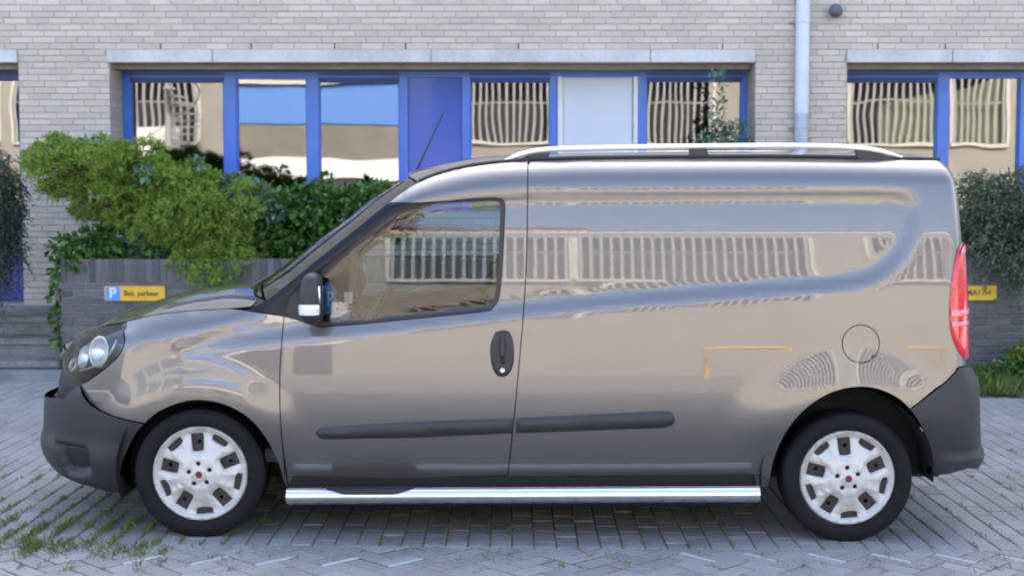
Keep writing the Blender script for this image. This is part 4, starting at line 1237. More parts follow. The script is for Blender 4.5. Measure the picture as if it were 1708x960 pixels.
# ---- window bands
WY = FY + .455                                        # face of the blue frames
def wz(py): return fz_(py, WY)
def wx(px): return at(px, 300, WY)[0]
zsill = wz(360)
def frame_bar(name, x0, x1, z0, z1, par, m='blue', y0=WY, d=.09, bev=.006): return bp(box(name, x0, x1, y0, y0 + d, z0, z1, m, bev=bev, seg=2), par)
def glazing(p0, p1, ptop, par, grille, room=True):
    """one glazed light: pane, bead frame and, where there is one, the slotted vent above it"""
    w = bpy.data.objects.new('window', None); link(w); bp(w, None)
    x0, x1, z1 = wx(p0), wx(p1), wz(ptop)
    bp(box('pane', x0 - .01, x1 + .01, WY + .045, WY + .051, zsill - .01, z1 + .01, 'pane'), w)
    for (a, b, c, d) in ((x0 - .012, x0 + .008, zsill, z1), (x1 - .008, x1 + .012, zsill, z1)):
        bp(box('bead', a, b, WY + .02, WY + .044, c, d, 'blue', bev=.002), w)
    bp(box('bead', x0 - .012, x1 + .012, WY + .021, WY + .043, z1 - .006, z1 + .012, 'blue_dark' if grille else 'blue', bev=.002), w)
    if grille:
        zt = wz(122)
        for k in range(3):
            zz = z1 + .014 + k * (zt - z1 - .014) / 3
            bp(box('vent_slat', x0 - .008, x1 + .008, WY - .006 - .004 * k, WY + .02, zz + .002, zz + (zt - z1) / 3 - .006, 'blue_dark' if k != 1 else 'blue', bev=.003), w)
    return w
# main band
def head_and_posts(x0p, x1p, posts):
    zt = wz(117)
    fr = bpy.data.objects.new('window_frame', None); link(fr); bp(fr)
    frame_bar('head_rail', wx(x0p), wx(x1p), wz(129), zt + .03, fr)
    frame_bar('sill_rail', wx(x0p), wx(x1p), zsill - .10, zsill, fr)
    for a, b in posts: frame_bar('mullion', wx(a), wx(b), zsill + .001, wz(129) - .001, fr, y0=WY - .006, d=.10)
    return fr
head_and_posts(207, 1247, [(207, 220), (375, 396), (513, 533), (667, 681), (771, 784), (917, 929), (1064, 1077), (1236, 1247)])
for p0, p1, pt, gr_ in ((221, 374, 137, 1), (397, 512, 131, 0), (534, 666, 137, 1), (785, 916, 137, 1), (1078, 1235, 136, 1)): glazing(p0, p1, pt, None, gr_)
bp(box('blue_panel', wx(681.5), wx(770.5), WY + .03, WY + .05, zsill + .002, wz(129.5), 'blue_panel'))
wd = bpy.data.objects.new('white_door', None); link(wd); bp(wd)
bp(box('door_leaf', wx(938), wx(1055), WY + .040, WY + .085, zsill + .002, wz(128), 'white_door', bev=.003), wd)
for a, b, c, d in ((930, 938, 340, 121), (1056, 1063.5, 340, 121)): bp(box('door_frame', wx(a), wx(b), WY + .001, WY + .06, zsill + .003, wz(d), 'white', bev=.004), wd)
bp(box('door_frame', wx(938) + .002, wx(1056) - .002, WY + .0015, WY + .059, wz(127), wz(121), 'white', bev=.004), wd)
for p in (150, 205): bp(box('hinge', wx(1054), wx(1057), WY - .004, WY + .004, wz(p + 8), wz(p), 'zinc', bev=.002), wd)
head_and_posts(1400, 2060, [(1561, 1580), (1698, 1716), (1850, 1868), (2000, 2018)])
for p0, p1, pt, gr_ in ((1404, 1560, 137, 1), (1581, 1697, 130, 0), (1717, 1849, 137, 1), (1869, 1999, 131, 0)): glazing(p0, p1, pt, None, gr_)
# entrance door at the left edge
zd = fz_(508, WY)
dr = bpy.data.objects.new('entrance_door', None); link(dr); bp(dr)
frame_bar('head_rail', wx(-80), wx(42), wz(134), wz(117) + .03, dr, m='blue_dark')
frame_bar('door_jamb', wx(34), wx(43), zd, wz(134) - .001, dr, m='blue_door')
bp(box('door_leaf', wx(-60), wx(34.5), WY + .02, WY + .07, zd + .01, wz(352), 'blue_door', bev=.004), dr)
bp(box('mid_rail', wx(-60), wx(34.4), WY + .012, WY + .075, wz(352) + .001, wz(344), 'blue_door', bev=.004), dr)
bp(box('pane', wx(-60), wx(34.4), WY + .04, WY + .046, wz(344) + .001, wz(135), 'pane'), dr)
bp(box('door_leaf_panel', wx(-40), wx(25), WY + .014, WY + .021, zd + .12, wz(365), 'blue_door', bev=.004), dr)
# rooms behind
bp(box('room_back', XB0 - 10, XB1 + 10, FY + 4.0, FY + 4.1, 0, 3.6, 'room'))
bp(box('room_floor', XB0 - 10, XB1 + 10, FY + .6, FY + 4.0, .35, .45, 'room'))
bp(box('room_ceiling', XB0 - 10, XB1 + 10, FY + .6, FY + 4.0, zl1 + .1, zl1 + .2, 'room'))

# ---- downpipe and wall lamp
px0 = at(1339, 20, FY - .08)[0]
dp = tube_obj('drainpipe', [(px0, FY - .085, ZT - .4), (px0, FY - .085, fz_(190, FY - .08))], .068, 'pipe', seg=24)
tag(dp, 'pale grey vertical drainpipe running down the brick wall', 'drainpipe')
o = tube_obj('lower_pipe', [(px0, FY - .085, fz_(188, FY - .08)), (px0, FY - .085, 0.1)], .064, 'zinc', dp, seg=24)
for p in (36, 212):
    z = fz_(p, FY - .08)
    o = lathe('pipe_collar', [(.069, -.012), (.075, -.010), (.075, .010), (.069, .012)], (px0, FY - .085, z), 'pipe' if p < 100 else 'zinc', dp, seg=24, axis='z')
    bm = bmesh.new(); tube(bm, [(px0 - .12, FY - .03, z), (px0 + .0, FY - .012, z), (px0 + .12, FY - .03, z)], .006, 6); tube(bm, [(px0 - .10, FY - .05, z), (px0 - .10, FY + .02, z)], .016, 10)
    o = obj_bm('pipe_bracket', bm, 'zinc', dp, smooth=True)
lc = at(1393, 19, FY - .07)
lp = lathe('wall_lamp', [(0, -.085), (.03, -.082), (.056, -.066), (.068, -.040), (.070, -.015), (.064, .010), (.045, .030), (.045, .072)], (lc[0], FY - .07, lc[2]), 'lampgrey', seg=32)
tag(lp, 'small round dark grey lamp on the brick wall near the drainpipe', 'lamp')
lathe('lamp_ring', [(.071, -.030), (.075, -.026), (.075, -.018), (.071, -.014)], (lc[0], FY - .07, lc[2]), 'zinc', lp, seg=32)

# =================================================================== PLANTER WALL, STEPS
def az(py, Y): return at(854, py, Y)[2]
plx0 = at(101, 500, PY)[0]; plx1 = 8.6; plz = az(432, PY)
pw = empty('planter_wall', (0, PY, 0)); tag(pw, 'low dark brick planter wall topped by a course of upright bricks', 'wall')
def pp_(o, parent=None): return adopt(o, parent or pw)
bm = bmesh.new(); bm_box(bm, plx0 + .006, plx1, PY + .007, PY + .21, -.4, plz - .004); bm_box(bm, plx0 + .006, plx0 + .2, PY + .2105, FY, -.4, plz - .005)
core = pp_(obj_bm('wall_core', bm, 'dmortar'))
pb_ = []; zsold = plz - .21; nrow = int((zsold + .3) / CH)
for r in range(nrow):
    z1 = zsold - r * CH; z0 = z1 - CH
    x = plx0 - (BL / 2 if r % 2 else 0)
    while x < plx1:
        a, b = max(x + JT / 2, plx0), x + BL - JT / 2
        if b - a > .03: pb_.append((a, b, z0 + JT / 2, z1 - JT / 2))
        x += BL
x = plx0
while x < plx1:
    pb_.append((x + .004, x + CH - .004, zsold + .003, plz)); x += CH
def pv(b):
    x, y = proj(((b[0] + b[1]) / 2, PY, (b[2] + b[3]) / 2))
    ok = (95 < x < 500 and y < 440 + .9 * (500 - x) * .35 and y < 600) or (1600 < x < 1712 and y < 620)
    return (b[1] - b[0]) * (b[3] - b[2]) if ok else -1
op_ = sorted(range(len(pb_)), key=lambda i: -pv(pb_[i])); sp_ = set(i for i in op_[:300] if pv(pb_[i]) > 0)
lay(pb_, sp_, PY, 'dbrick_one', 'dbrick', core, pp_, 'brickwork')
soil = box('planter_soil', plx0 + .2, plx1, PY + .21, FY, plz - .3, plz - .06, 'soil'); tag(soil, kind='structure')
st = empty('entrance_steps', (plx0 - .8, 6.6, 0)); tag(st, 'worn grey concrete steps leading up to the blue entrance door', 'steps')
for zt, y0, y1 in ((.165, 5.66, 6.0), (.33, 6.0, 6.34), (.495, 6.34, FY + .47)):
    o = box('step', -6.6, plx0 - .01, y0, y1 + (.0 if y1 > 7 else -.001), -.3, zt + .012, 'step', bev=.010, seg=2); adopt(o, st)
    o = box('step_nosing', -6.58, plx0 - .012, y0 - .022, y0 - .0005, zt - .045, zt + .010, 'step', bev=.006); adopt(o, st)

# ---- parking signs on the planter wall
def sign(p0, p1, q0, q1, text, blue, label, txt_px):
    Y = PY - .018
    a, b = at(p0, q1, Y), at(p1, q0, Y)
    s = box('parking_sign', a[0], b[0], Y, Y + .012, a[2], b[2], 'yellow', bev=.002); tag(s, label, 'sign', 'yellow parking signs on the planter wall')
    w, h = b[0] - a[0], b[2] - a[2]
    if blue:
        box('blue_field', a[0] + .012, a[0] + .012 + h * .98, Y - .002, Y - .0003, a[2] + .006, b[2] - .006, 'signblue', s)
        text_mesh('letter', 'P', h * 1.0, 'sign_white', s, (a[0] + .012 + h * .49, Y - .0028, (a[2] + b[2]) / 2), ext=.0004, bold=.002)
    t0, t1 = at(txt_px[0], 490, Y)[0], at(txt_px[1], 490, Y)[0]
    t = text_mesh('lettering', text, h * .52, 'ink', s, ((t0 + t1) / 2, Y - .0028, (a[2] + b[2]) / 2 + .0), ext=.0004, bold=.0008)
    wd_ = t.dimensions.x; 
    if wd_ > 0: t.scale.x = (t1 - t0) / wd_
    for xx in (a[0] + .012, b[0] - .012):
        lathe('screw', [(0, -.003), (.005, -.003), (.006, 0)], (xx, Y, (a[2] + b[2]) / 2 - h * .3), 'zinc', s, seg=10)
sign(174, 275, 477, 501.5, 'Bez. parkeer', True, 'yellow sign with a blue parking square, on the planter wall above the hood', (207, 265))
sign(1565, 1663, 476, 500.5, 'P 21 MA17H', False, 'yellow sign on the planter wall, half hidden behind the red tail light', (1585, 1652))

# =================================================================== PLANTS
def leaf_arrays(C, D, U, L, W, fold=.25, curl=.0):
    """diamond leaves folded along the midrib: C base, D direction, U up, L length, W width (arrays)"""
    S_ = np.cross(D, U); S_ /= np.linalg.norm(S_, axis=1, keepdims=True) + 1e-9
    Nn = np.cross(S_, D)
    L = L[:, None]; W = W[:, None]
    tip = C + D * L - Nn * L * curl; mid = C + D * L * .45
    l = mid + S_ * W * .5 + Nn * W * fold; r = mid - S_ * W * .5 + Nn * W * fold
    n = len(C); V = np.stack([C, l, tip, r], 1).reshape(-1, 3)
    k = np.arange(n)[:, None] * 4
    F = np.concatenate([k + np.array([[0, 3, 2]]), k + np.array([[0, 2, 1]])], 0)
    return V, F
def tri_obj(name, V, F, m, parent=None):
    me = bpy.data.meshes.new(name)
    me.vertices.add(len(V)); me.vertices.foreach_set('co', np.asarray(V, np.float32).ravel())
    me.loops.add(F.size); me.loops.foreach_set('vertex_index', F.ravel().astype(np.int32))
    me.polygons.add(len(F)); me.polygons.foreach_set('loop_start', np.arange(0, F.size, F.shape[1], dtype=np.int32))
    me.update(calc_edges=True); me.materials.append(M[m]); me.validate()
    return link(bpy.data.objects.new(name, me), parent)
def unit(v): return v / (np.linalg.norm(v, axis=1, keepdims=True) + 1e-9)
def blob_points(blobs, n, Y, depth, shell=.55):
    """points and outward directions through the volume of ellipsoids given in photograph pixels"""
    w = np.array([b[2] * b[3] for b in blobs], float); w /= w.sum()
    P, D = [], []
    for b, k in zip(blobs, rng.multinomial(n, w)):
        yb = Y + (b[4] if len(b) > 4 else 0)
        c = np.array(at(b[0], b[1], yb)); ppm = FPX / (yb - CY)
        R_ = np.array([b[2] / ppm, depth * (b[5] if len(b) > 5 else 1), b[3] / ppm])
        d = unit(rng.normal(size=(k, 3))); q = (shell + (1 - shell) * rng.random((k, 1)) ** .6)
        wob = 1 + .13 * np.sin(d[:, :1] * 9 + b[0]) * np.sin(d[:, 2:3] * 8 + b[1])
        P.append(c + d * R_ * q * wob); D.append(d)
    return np.concatenate(P), np.concatenate(D)
def sprays(P, D, length, needles, nl, nw, droop=0.0, up=.35, jitter=.55):
    """feathery conifer sprays: a twig with needles fanned along it"""
    n = len(P)
    A = unit(D + np.array([0, 0, up]) + rng.normal(size=(n, 3)) * jitter)
    U = unit(rng.normal(size=(n, 3)))
    Sx = unit(np.cross(A, U)); Ls = length * (.6 + .8 * rng.random(n))
    VV, FF = [], []; off = 0
    for j in range(needles):
        t = (j + .5) / needles; s = 1 if j % 2 else -1
        base = P + A * (Ls * t)[:, None] + np.array([0, 0, -droop]) * (t * t * Ls)[:, None]
        dirn = unit(A * .8 + Sx * s * .7 + rng.normal(size=(n, 3)) * .25 + np.array([0, 0, -droop]))
        V, F = leaf_arrays(base, dirn, unit(rng.normal(size=(n, 3))), np.full(n, nl) * (.7 + .6 * rng.random(n)) * (1.15 - .5 * t), np.full(n, nw))
        VV.append(V); FF.append(F + off); off += len(V)
    V = np.concatenate(VV); F = np.concatenate(FF)
    # order so each spray stays close together is not needed; islands are single needles
    return V, F
def leaves(P, D, l, w, up=.3, jitter=.8):
    n = len(P); A = unit(D + np.array([0, 0, up]) + rng.normal(size=(n, 3)) * jitter)
    U = unit(np.array([0, 0, 1.]) + rng.normal(size=(n, 3)) * .6)
    return leaf_arrays(P, A, U, l * (.6 + .8 * rng.random(n)), w * (.6 + .8 * rng.random(n)), fold=.12, curl=.15)
def plant(name, label, cat, base, group=None):
    e = empty(name, base); tag(e, label, cat, group); return e
def child(o, e):
    return adopt(o, e)
def branches(base, targets, r, m='bark', name='stem'):
    bm = bmesh.new()
    for t in targets:
        b = Vector(base) + Vector((rnd.uniform(-.05, .05), rnd.uniform(-.05, .05), 0)); t = Vector(t)
        mid = (b + t) / 2 + Vector((rnd.uniform(-.08, .08), rnd.uniform(-.05, .05), .08))
        tube(bm, [b, (b + mid) / 2 + Vector((0, 0, .03)), mid, t], [r, r * .8, r * .55, r * .2], 6)
    return obj_bm(name, bm, m, smooth=True)
JY = 6.10
jb = [(112, 283, 55, 42), (165, 268, 55, 32), (215, 285, 60, 42), (150, 320, 60, 35), (255, 320, 62, 44), (310, 325, 62, 46), (360, 350, 52, 45), (405, 345, 45, 38), (300, 372, 60, 40),
      (360, 395, 60, 42), (405, 385, 38, 38), (365, 440, 40, 28, -.25), (330, 420, 45, 25, -.1), (230, 345, 70, 35, .2), (95, 262, 40, 25)]
e = plant('juniper_bush', 'spreading bright green juniper overhanging the planter wall near the hood', 'bush', (at(300, 440, JY)[0], JY + .3, plz - .06))
def clump(blobs, n, Y, depth, k, r, per):
    """many small rounded tufts set over the big shapes, with gaps between them"""
    C, D = blob_points(blobs, k, Y, depth, .8)
    idx = rng.integers(0, k, n); d = unit(rng.normal(size=(n, 3)) + D[idx] * .5 + np.array([0, -.2, .35]))
    rr = r * (.6 + .8 * rng.random(k))[idx]
    return C[idx] + d * rr[:, None] * (.55 + .45 * rng.random((n, 1))) * np.array([1.25, 1.25, .8]), d
P, D = clump(jb, 17500, JY, .44, 210, .098, 50)
V, F = sprays(P, D, .060, 7, .036, .012, droop=.1)
P, D = blob_points(jb, 1700, JY + .08, .30, .2)
V_, F_ = sprays(P, D, .10, 6, .05, .013, droop=.25)
V, F = np.concatenate([V, V_]), np.concatenate([F, F_ + len(V)])
child(tri_obj('crown', V, F, 'juniper'), e)
child(branches((e.location.x, e.location.y, plz - .1), [at(b[0], b[1] + 10, JY) for b in jb], .035), e)
# leafy shrub beside it
sb = [(470, 385, 48, 45), (520, 350, 48, 42), (570, 365, 50, 50), (500, 410, 50, 35), (545, 420, 45, 30), (610, 345, 40, 32), (640, 330, 30, 25), (480, 340, 35, 25), (660, 360, 40, 40), (540, 315, 16, 22)]
e = plant('leafy_shrub', 'rounded broad-leaved green shrub in the planter beside the windscreen', 'shrub', (at(540, 430, JY)[0], JY + .2, plz - .06))
P, D = blob_points(sb, 7200, JY + .1, .40, .35)
V, F = leaves(P, D, .070, .040)
child(tri_obj('crown', V, F, 'leaf'), e)
child(branches((e.location.x, e.location.y, plz - .1), [at(b[0], b[1] + 5, JY + .1) for b in sb], .015), e)
# bluish climber growing through the juniper
e = plant('pale_creeper', 'bluish-green creeper sprays growing through the juniper', 'creeper', (at(430, 420, JY)[0], JY, plz - .06))
P, D = blob_points([(105, 243, 30, 8, -.05), (330, 275, 14, 10, -.3), (240, 290, 14, 10, -.42), (430, 330, 28, 30, -.2), (395, 310, 30, 16, -.15), (455, 355, 22, 20, -.2), (150, 240, 22, 6, 0)], 620, JY, .12, .3)
V, F = leaves(P, D, .065, .036)
child(tri_obj('crown', V, F, 'leaf_blue'), e)
child(branches((e.location.x, e.location.y, plz - .1), [at(430, 340, JY - .1), at(330, 280, JY - .2)], .008), e)
# ivy along the wall top and down the corner
e = plant('ivy', 'dark green ivy hanging down the corner of the planter wall', 'ivy', (plx0, PY - .02, 0))
P, D = blob_points([(110, 415, 28, 24), (160, 405, 45, 30, .1), (95, 450, 8, 20), (93, 490, 7, 30), (92, 530, 6, 28), (97, 565, 5, 25), (130, 440, 20, 9, -.03), (200, 400, 60, 30, .25), (260, 415, 40, 18, .1)], 1350, PY + .05, .10, .2)
V, F = leaves(P, D, .062, .050, up=-.2)
child(tri_obj('crown', V, F, 'leaf'), e)
child(branches((at(96, 590, PY)[0], PY - .03, .25), [at(94, 500, PY - .03), at(100, 440, PY - .03)], .007), e)
# blue flowers in the planter
e = plant('blue_flowers', 'small patch of violet-blue flowers under the juniper on the planter', 'flowers', (at(230, 420, 5.9)[0], 5.95, plz - .06))
P, D = blob_points([(232, 395, 22, 8), (262, 420, 30, 6), (240, 418, 14, 8), (300, 422, 22, 5), (220, 402, 10, 6)], 150, 5.85, .06, .2)
V, F = leaves(P, D, .030, .028); tag(child(tri_obj('petals', V, F, 'bluepetal'), e), kind='stuff')
P, D = blob_points([(232, 402, 30, 12), (270, 424, 45, 8)], 260, 5.92, .08, .2)
V, F = leaves(P, D, .06, .03); child(tri_obj('crown', V, F, 'darkleaf'), e)
# drooping dark shrub behind the van's tail
CYr = 6.0
rb = [(1650, 345, 55, 45), (1700, 335, 55, 50), (1625, 380, 30, 35), (1670, 395, 50, 40), (1720, 400, 45, 55), (1690, 440, 40, 35, -.15), (1735, 370, 40, 60), (1640, 415, 30, 30, -.15), (1635, 310, 20, 20), (1760, 420, 60, 70)]
e = plant('arching_shrub', 'dark green arching shrub drooping over the planter wall behind the tail light', 'shrub', (at(1690, 430, CYr)[0], CYr + .3, plz - .06))
P, D = blob_points(rb, 5200, CYr, .38, .35)
V1, F1 = sprays(P, D, .14, 5, .042, .020, droop=.5, up=.1)
P2, D2 = [], []
for px_, py_, qx, qy in ((1640, 400, 1622, 470), (1665, 410, 1688, 520), (1700, 420, 1650, 455), (1690, 430, 1700, 500), (1720, 430, 1695, 545), (1650, 380, 1608, 430), (1705, 440, 1712, 520), (1660, 420, 1640, 480)):
    for t in np.linspace(0, 1, 34):
        P2.append(at(px_ + (qx - px_) * t, py_ + (qy - py_) * t ** 1.2, PY - .12 - .04 * math.sin(t * 3))); D2.append(((qx - px_) / 80, -.2, -.6))
V2, F2 = leaves(np.array(P2) + rng.normal(size=(len(P2), 3)) * .012, unit(np.array(D2)), .045, .020, up=0, jitter=.7)
child(tri_obj('crown', np.concatenate([V1, V2]), np.concatenate([F1, F2 + len(V1)]), 'darkleaf'), e)
child(branches((e.location.x, e.location.y, plz - .1), [at(b[0], b[1], CYr) for b in rb], .012), e)
# weeping conifer at the left edge before the door
LYc = 6.2
e = plant('weeping_conifer', 'dark weeping conifer in front of the blue entrance door', 'conifer', (at(-60, 560, LYc)[0], LYc + .1, .495))
P, D = blob_points([(-40, 300, 55, 60), (-5, 290, 30, 45), (0, 340, 28, 45), (-10, 390, 35, 45), (8, 380, 14, 40), (15, 320, 16, 40), (-50, 420, 60, 90), (22, 420, 10, 35)], 2600, LYc, .32, .3)
V, F = sprays(P, D, .13, 6, .045, .014, droop=1.1, up=-.4)
child(tri_obj('crown', V, F, 'conifer'), e)
child(branches((e.location.x, e.location.y, .5), [at(-40, 260, LYc), at(-10, 330, LYc)], .04, name='trunk'), e)
# climber on the right-hand window
e = plant('window_climber', 'thin climbing plant growing up before the window right of the white door', 'climber', (at(1225, 330, FY - .1)[0], FY - .1, plz - .06))
P, D = blob_points([(1195, 130, 5, 12), (1203, 165, 5, 35), (1196, 200, 10, 30), (1230, 215, 20, 14), (1245, 210, 12, 10), (1222, 235, 22, 18), (1180, 235, 14, 14), (1207, 240, 14, 20), (1190, 120, 10, 4), (1210, 125, 8, 4), (1240, 245, 20, 15), (1205, 270, 30, 25)], 620, FY - .08, .10, .1)
V, F = leaves(P, D, .058, .032); child(tri_obj('crown', V, F, 'leaf_blue'), e)
child(branches((e.location.x, e.location.y, plz - .1), [at(1202, 130, FY - .08), at(1245, 205, FY - .08), at(1185, 230, FY - .08)], .008), e)
# grass and yellow flowers in the bed
def blades(P, h, w, lean=.35):
    n = len(P); A = unit(np.stack([rng.normal(size=n) * lean, rng.normal(size=n) * lean, np.ones(n)], 1))
    return leaf_arrays(P, A, unit(rng.normal(size=(n, 3)) * np.array([1, 1, .1])), h * (.5 + rng.random(n)), np.full(n, w), fold=.05, curl=.2)
n = 9000
gx0 = at(1560, 640, bedY)[0]
P = np.stack([gx0 + rng.random(n) * (8.5 - gx0), bedY + .02 + (PY - bedY - .05) * rng.random(n), np.full(n, 0.01)], 1); P[:, 2] += np.array([gz(x) for x in P[:, 0]])
V, F = blades(P, .13, .012)
o = tri_obj('grass', V, F, 'grass'); tag(o, 'bright green grass growing at the foot of the planter wall', 'grass', kind='stuff')
e = plant('flowering_weed', 'leafy weed with yellow flowers at the foot of the planter wall', 'weed', (at(1690, 630, 5.4)[0], 5.4, gz(4.5)))
P, D = blob_points([(1690, 605, 22, 25), (1665, 620, 20, 16), (1640, 625, 16, 14), (1715, 600, 25, 40)], 900, 5.4, .14, .2)
V, F = leaves(P, D, .055, .022); child(tri_obj('crown', V, F, 'leaf'), e)
P, D = blob_points([(1693, 595, 12, 12), (1700, 612, 8, 14), (1662, 605, 5, 5), (1705, 585, 8, 8)], 60, 5.35, .10, .2)
V, F = leaves(P, D, .022, .02); tag(child(tri_obj('petals', V, F, 'yellowpetal'), e), kind='stuff')
# weeds and moss between the pavers: tufts along the joints, densest on the left
tuft = []
def tufts(n, fx0, fx1, fy0, fy1, h, k, sp=.02):
    for _ in range(n):
        a = rnd.uniform(fx0, fx1); b = rnd.uniform(fy0, fy1)
        if b > YB: a = round(a / Wp) * Wp
        q = np.stack([a + rng.normal(0, sp * .5, k), b + rng.normal(0, sp * 1.6, k), np.full(k, gz(a) - .004)], 1); tuft.append((q, h * rnd.uniform(.5, 1.3)))
tufts(330, -3.1, -1.2, -.6, 1.6, .022, 14); tufts(120, -2.6, -1.6, -.35, .35, .034, 22, .03); tufts(160, -1.4, 2.2, -.5, .5, .016, 12); tufts(150, 1.8, 3.6, -.5, 3.2, .018, 12); tufts(60, -3.2, -2.4, 1.5, 5.2, .02, 12)
VV, FF, of = [], [], 0
for q, h in tuft:
    V, F = blades(q, h, .004, .6); VV.append(V); FF.append(F + of); of += len(V)
o = tri_obj('weeds', np.concatenate(VV), np.concatenate(FF), 'moss'); tag(o, 'yellow-green weeds and moss in the joints of the pavers', 'weeds', kind='stuff')

# =================================================================== ACROSS THE STREET (seen in the glass and the paint)
OY = -19.0
opp = empty('opposite_building', (0, OY, 0)); tag(opp, 'sunlit tan building with barred galleries mirrored in the windows and the van', 'building')
def op(o, parent=None): return adopt(o, parent or opp)
def mx(px): return (px - 854) * (2 * (WY + .045) - CY - OY) / FPX
def mz(py): return CZ + (315 - py) * (2 * (WY + .045) - CY - OY) / FPX
ZO = 5.75
bays = [(-26, -20.6), (-20.2, -15), (-14.6, mx(333)), (mx(783) - 1.2, mx(920)), (mx(925), mx(1190)), (mx(1400) - 2.6, mx(1408) - .1), (mx(1412), mx(1566)), (mx(1580), mx(1676)), (17, 22), (22.4, 27)]
zb0, zb1 = mz(240), 5.35
edges = sorted([-30] + [q for b in bays for q in b] + [30])
bm = bmesh.new()
bm_box(bm, -30, 30, OY - .4, OY, -.2, zb0 - .06); bm_box(bm, -30, 30, OY - .4, OY, zb1, ZO)
pr = -30
for a, b in bays:
    if a > pr: bm_box(bm, pr, a, OY - .4, OY - .001, zb0 - .059, zb1 - .001)
    pr = b
bm_box(bm, pr, 30, OY - .4, OY - .001, zb0 - .059, zb1 - .001)
op(obj_bm('wall', bm, 'tan'))
op(box('roof_slab', -30, 30, OY - 9, OY + .08, ZO + .001, ZO + .18, 'cream'))
op(box('back_wall', -30, 30, OY - 9, OY - 8.8, -.2, ZO, 'tan'))
for a, b in bays:
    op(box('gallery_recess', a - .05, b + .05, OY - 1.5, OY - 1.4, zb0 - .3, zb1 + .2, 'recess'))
    bay = bpy.data.objects.new('bar_screen', None); link(bay); op(bay)
    op(box('sill', a, b, OY - .02, OY + .10, zb0 - .058, zb0 + .03, 'cream', bev=.01), bay)
    op(box('rail', a, b, OY - .01, OY + .03, (zb0 + zb1) / 2 - .02, (zb0 + zb1) / 2 + .02, 'bar'), bay)
    n = int((b - a) / .20)
    proto = None
    for i in range(n):
        x = a + (i + .5) * (b - a) / n
        if proto is None:
            proto = op(box('bar', -.032, .032, -.03, .03, zb0 + .031, zb1, 'bar'), bay); ob = proto
        else:
            ob = bpy.data.objects.new('bar', proto.data); link(ob); op(ob, bay)
        ob.location = (x, OY + .0, 0)
    for xx in (a, b): op(box('screen_post', xx - .05, xx + .05, OY - .035, OY + .06, zb0 + .0305, zb1, 'cream', bev=.01), bay)
# blue fascia, cladding and white band seen in the second and third windows
xa, xb2 = mx(376), mx(672)
op(box('blue_fascia', xa, xb2, OY + .012, OY + .09, mz(208), mz(141), 'opp_blue'))
op(box('cladding', xa, xb2, OY + .004, OY + .05, mz(266), mz(208) - .002, 'greywall'))
op(box('white_band', xa, xb2, OY + .004, OY + .12, mz(298), mz(266) - .002, 'white'))
op(box('balcony_edge', xa, xb2, OY + .004, OY + .22, mz(140), mz(133), 'cream'))
for i in range(24):
    x = xa + (i + .5) * (xb2 - xa) / 24
    op(box('balcony_bar', x - .03, x + .03, OY + .12, OY + .18, mz(133) + .001, mz(133) + .9, 'bar'))
for a, b in ((460, 500), (545, 600), (612, 655)): op(box('garage_shade_slab', mx(a), mx(b), OY + .002, OY + .03, .0, mz(302), 'recess'))  # dark slabs on the closed wall, coloured as the shade inside garages
op(box('white_base', mx(215), mx(300), OY + .002, OY + .06, mz(262), mz(212), 'white'))
# grey-green screen in the right windows
op(prism('slanted_screen', [(mx(1465), zb0 + .05), (mx(1672), zb0 + .05), (mx(1672), mz(130)), (mx(1465), mz(182))], OY - .25, OY - .22, 'mesh_green'))
# spiral stair before the left bay
ss = empty('spiral_stair', (mx(300), OY + 1.2, 0)); tag(ss, 'white spiral stair mirrored in the first window', 'stair')
def sp2(o): return adopt(o, ss)
sp2(tube_obj('pole', [(mx(300), OY + 1.2, 0), (mx(300), OY + 1.2, 5.4)], .09, 'bar', seg=12))
for i in range(22):
    a = i * .36; z = .2 + i * .2
    c, s = math.cos(a), math.sin(a)
    bm = bmesh.new()
    pts = [(.09, -.05), (.85, -.19), (.85, .19), (.09, .05)]
    lo = [bm.verts.new((mx(300) + p[0] * c - p[1] * s, OY + 1.2 + p[0] * s + p[1] * c, z)) for p in pts]; hi = [bm.verts.new(v.co + Vector((0, 0, .04))) for v in lo]
    bm.faces.new(lo); bm.faces.new(hi)
    for k in range(4): bm.faces.new((lo[k], lo[(k + 1) % 4], hi[(k + 1) % 4], hi[k]))
    sp2(obj_bm('tread', bm, 'bar'))
sp2(tube_obj('handrail', [(mx(300) + .85 * math.cos(i * .36), OY + 1.2 + .85 * math.sin(i * .36), 1.1 + i * .2) for i in range(23)], .025, 'bar', seg=6))
# red geraniums along the parapet
for i, x0 in enumerate((-7.5, -5.2, -2.9, -.6)):
    fb = box('flower_box', x0, x0 + 2.1, OY - .25, OY + .02, ZO + .182, ZO + .40, 'cream', bev=.01)
    tag(fb, ['first', 'second', 'third', 'fourth'][i] + ' red flower box from the spiral stair on the roof edge opposite', 'flower box', 'flower boxes on the roof edge')
    n = 700; P = np.stack([x0 + 2.1 * rng.random(n), OY - .1 + .3 * rng.normal(size=n) * .4, ZO + .45 + .13 * rng.normal(size=n)], 1)
    V, F = leaves(P, unit(rng.normal(size=(n, 3))), .12, .10); tag(tri_obj('petals', V, F, 'redpetal', fb), kind='stuff')
# yellow hoop barriers on the far pavement
for i, x0 in enumerate((3.2, 5.4, 7.6)):
    hp_ = tube_obj('hoop_barrier', catmull([(x0, OY + 4.0, -.05), (x0, OY + 4.0, .75), (x0 + .12, OY + 4.0, .95), (x0 + 1.6, OY + 4.0, .95), (x0 + 1.72, OY + 4.0, .75), (x0 + 1.72, OY + 4.0, -.05)], 5), .05, 'hoop', seg=10)
    tag(hp_, ['yellow tubular hoop barrier across the street, first from the flower boxes', 'middle one of three yellow hoop barriers across the street', 'yellow hoop barrier across the street, last one away from the flower boxes'][i], 'barrier', 'hoop barriers')

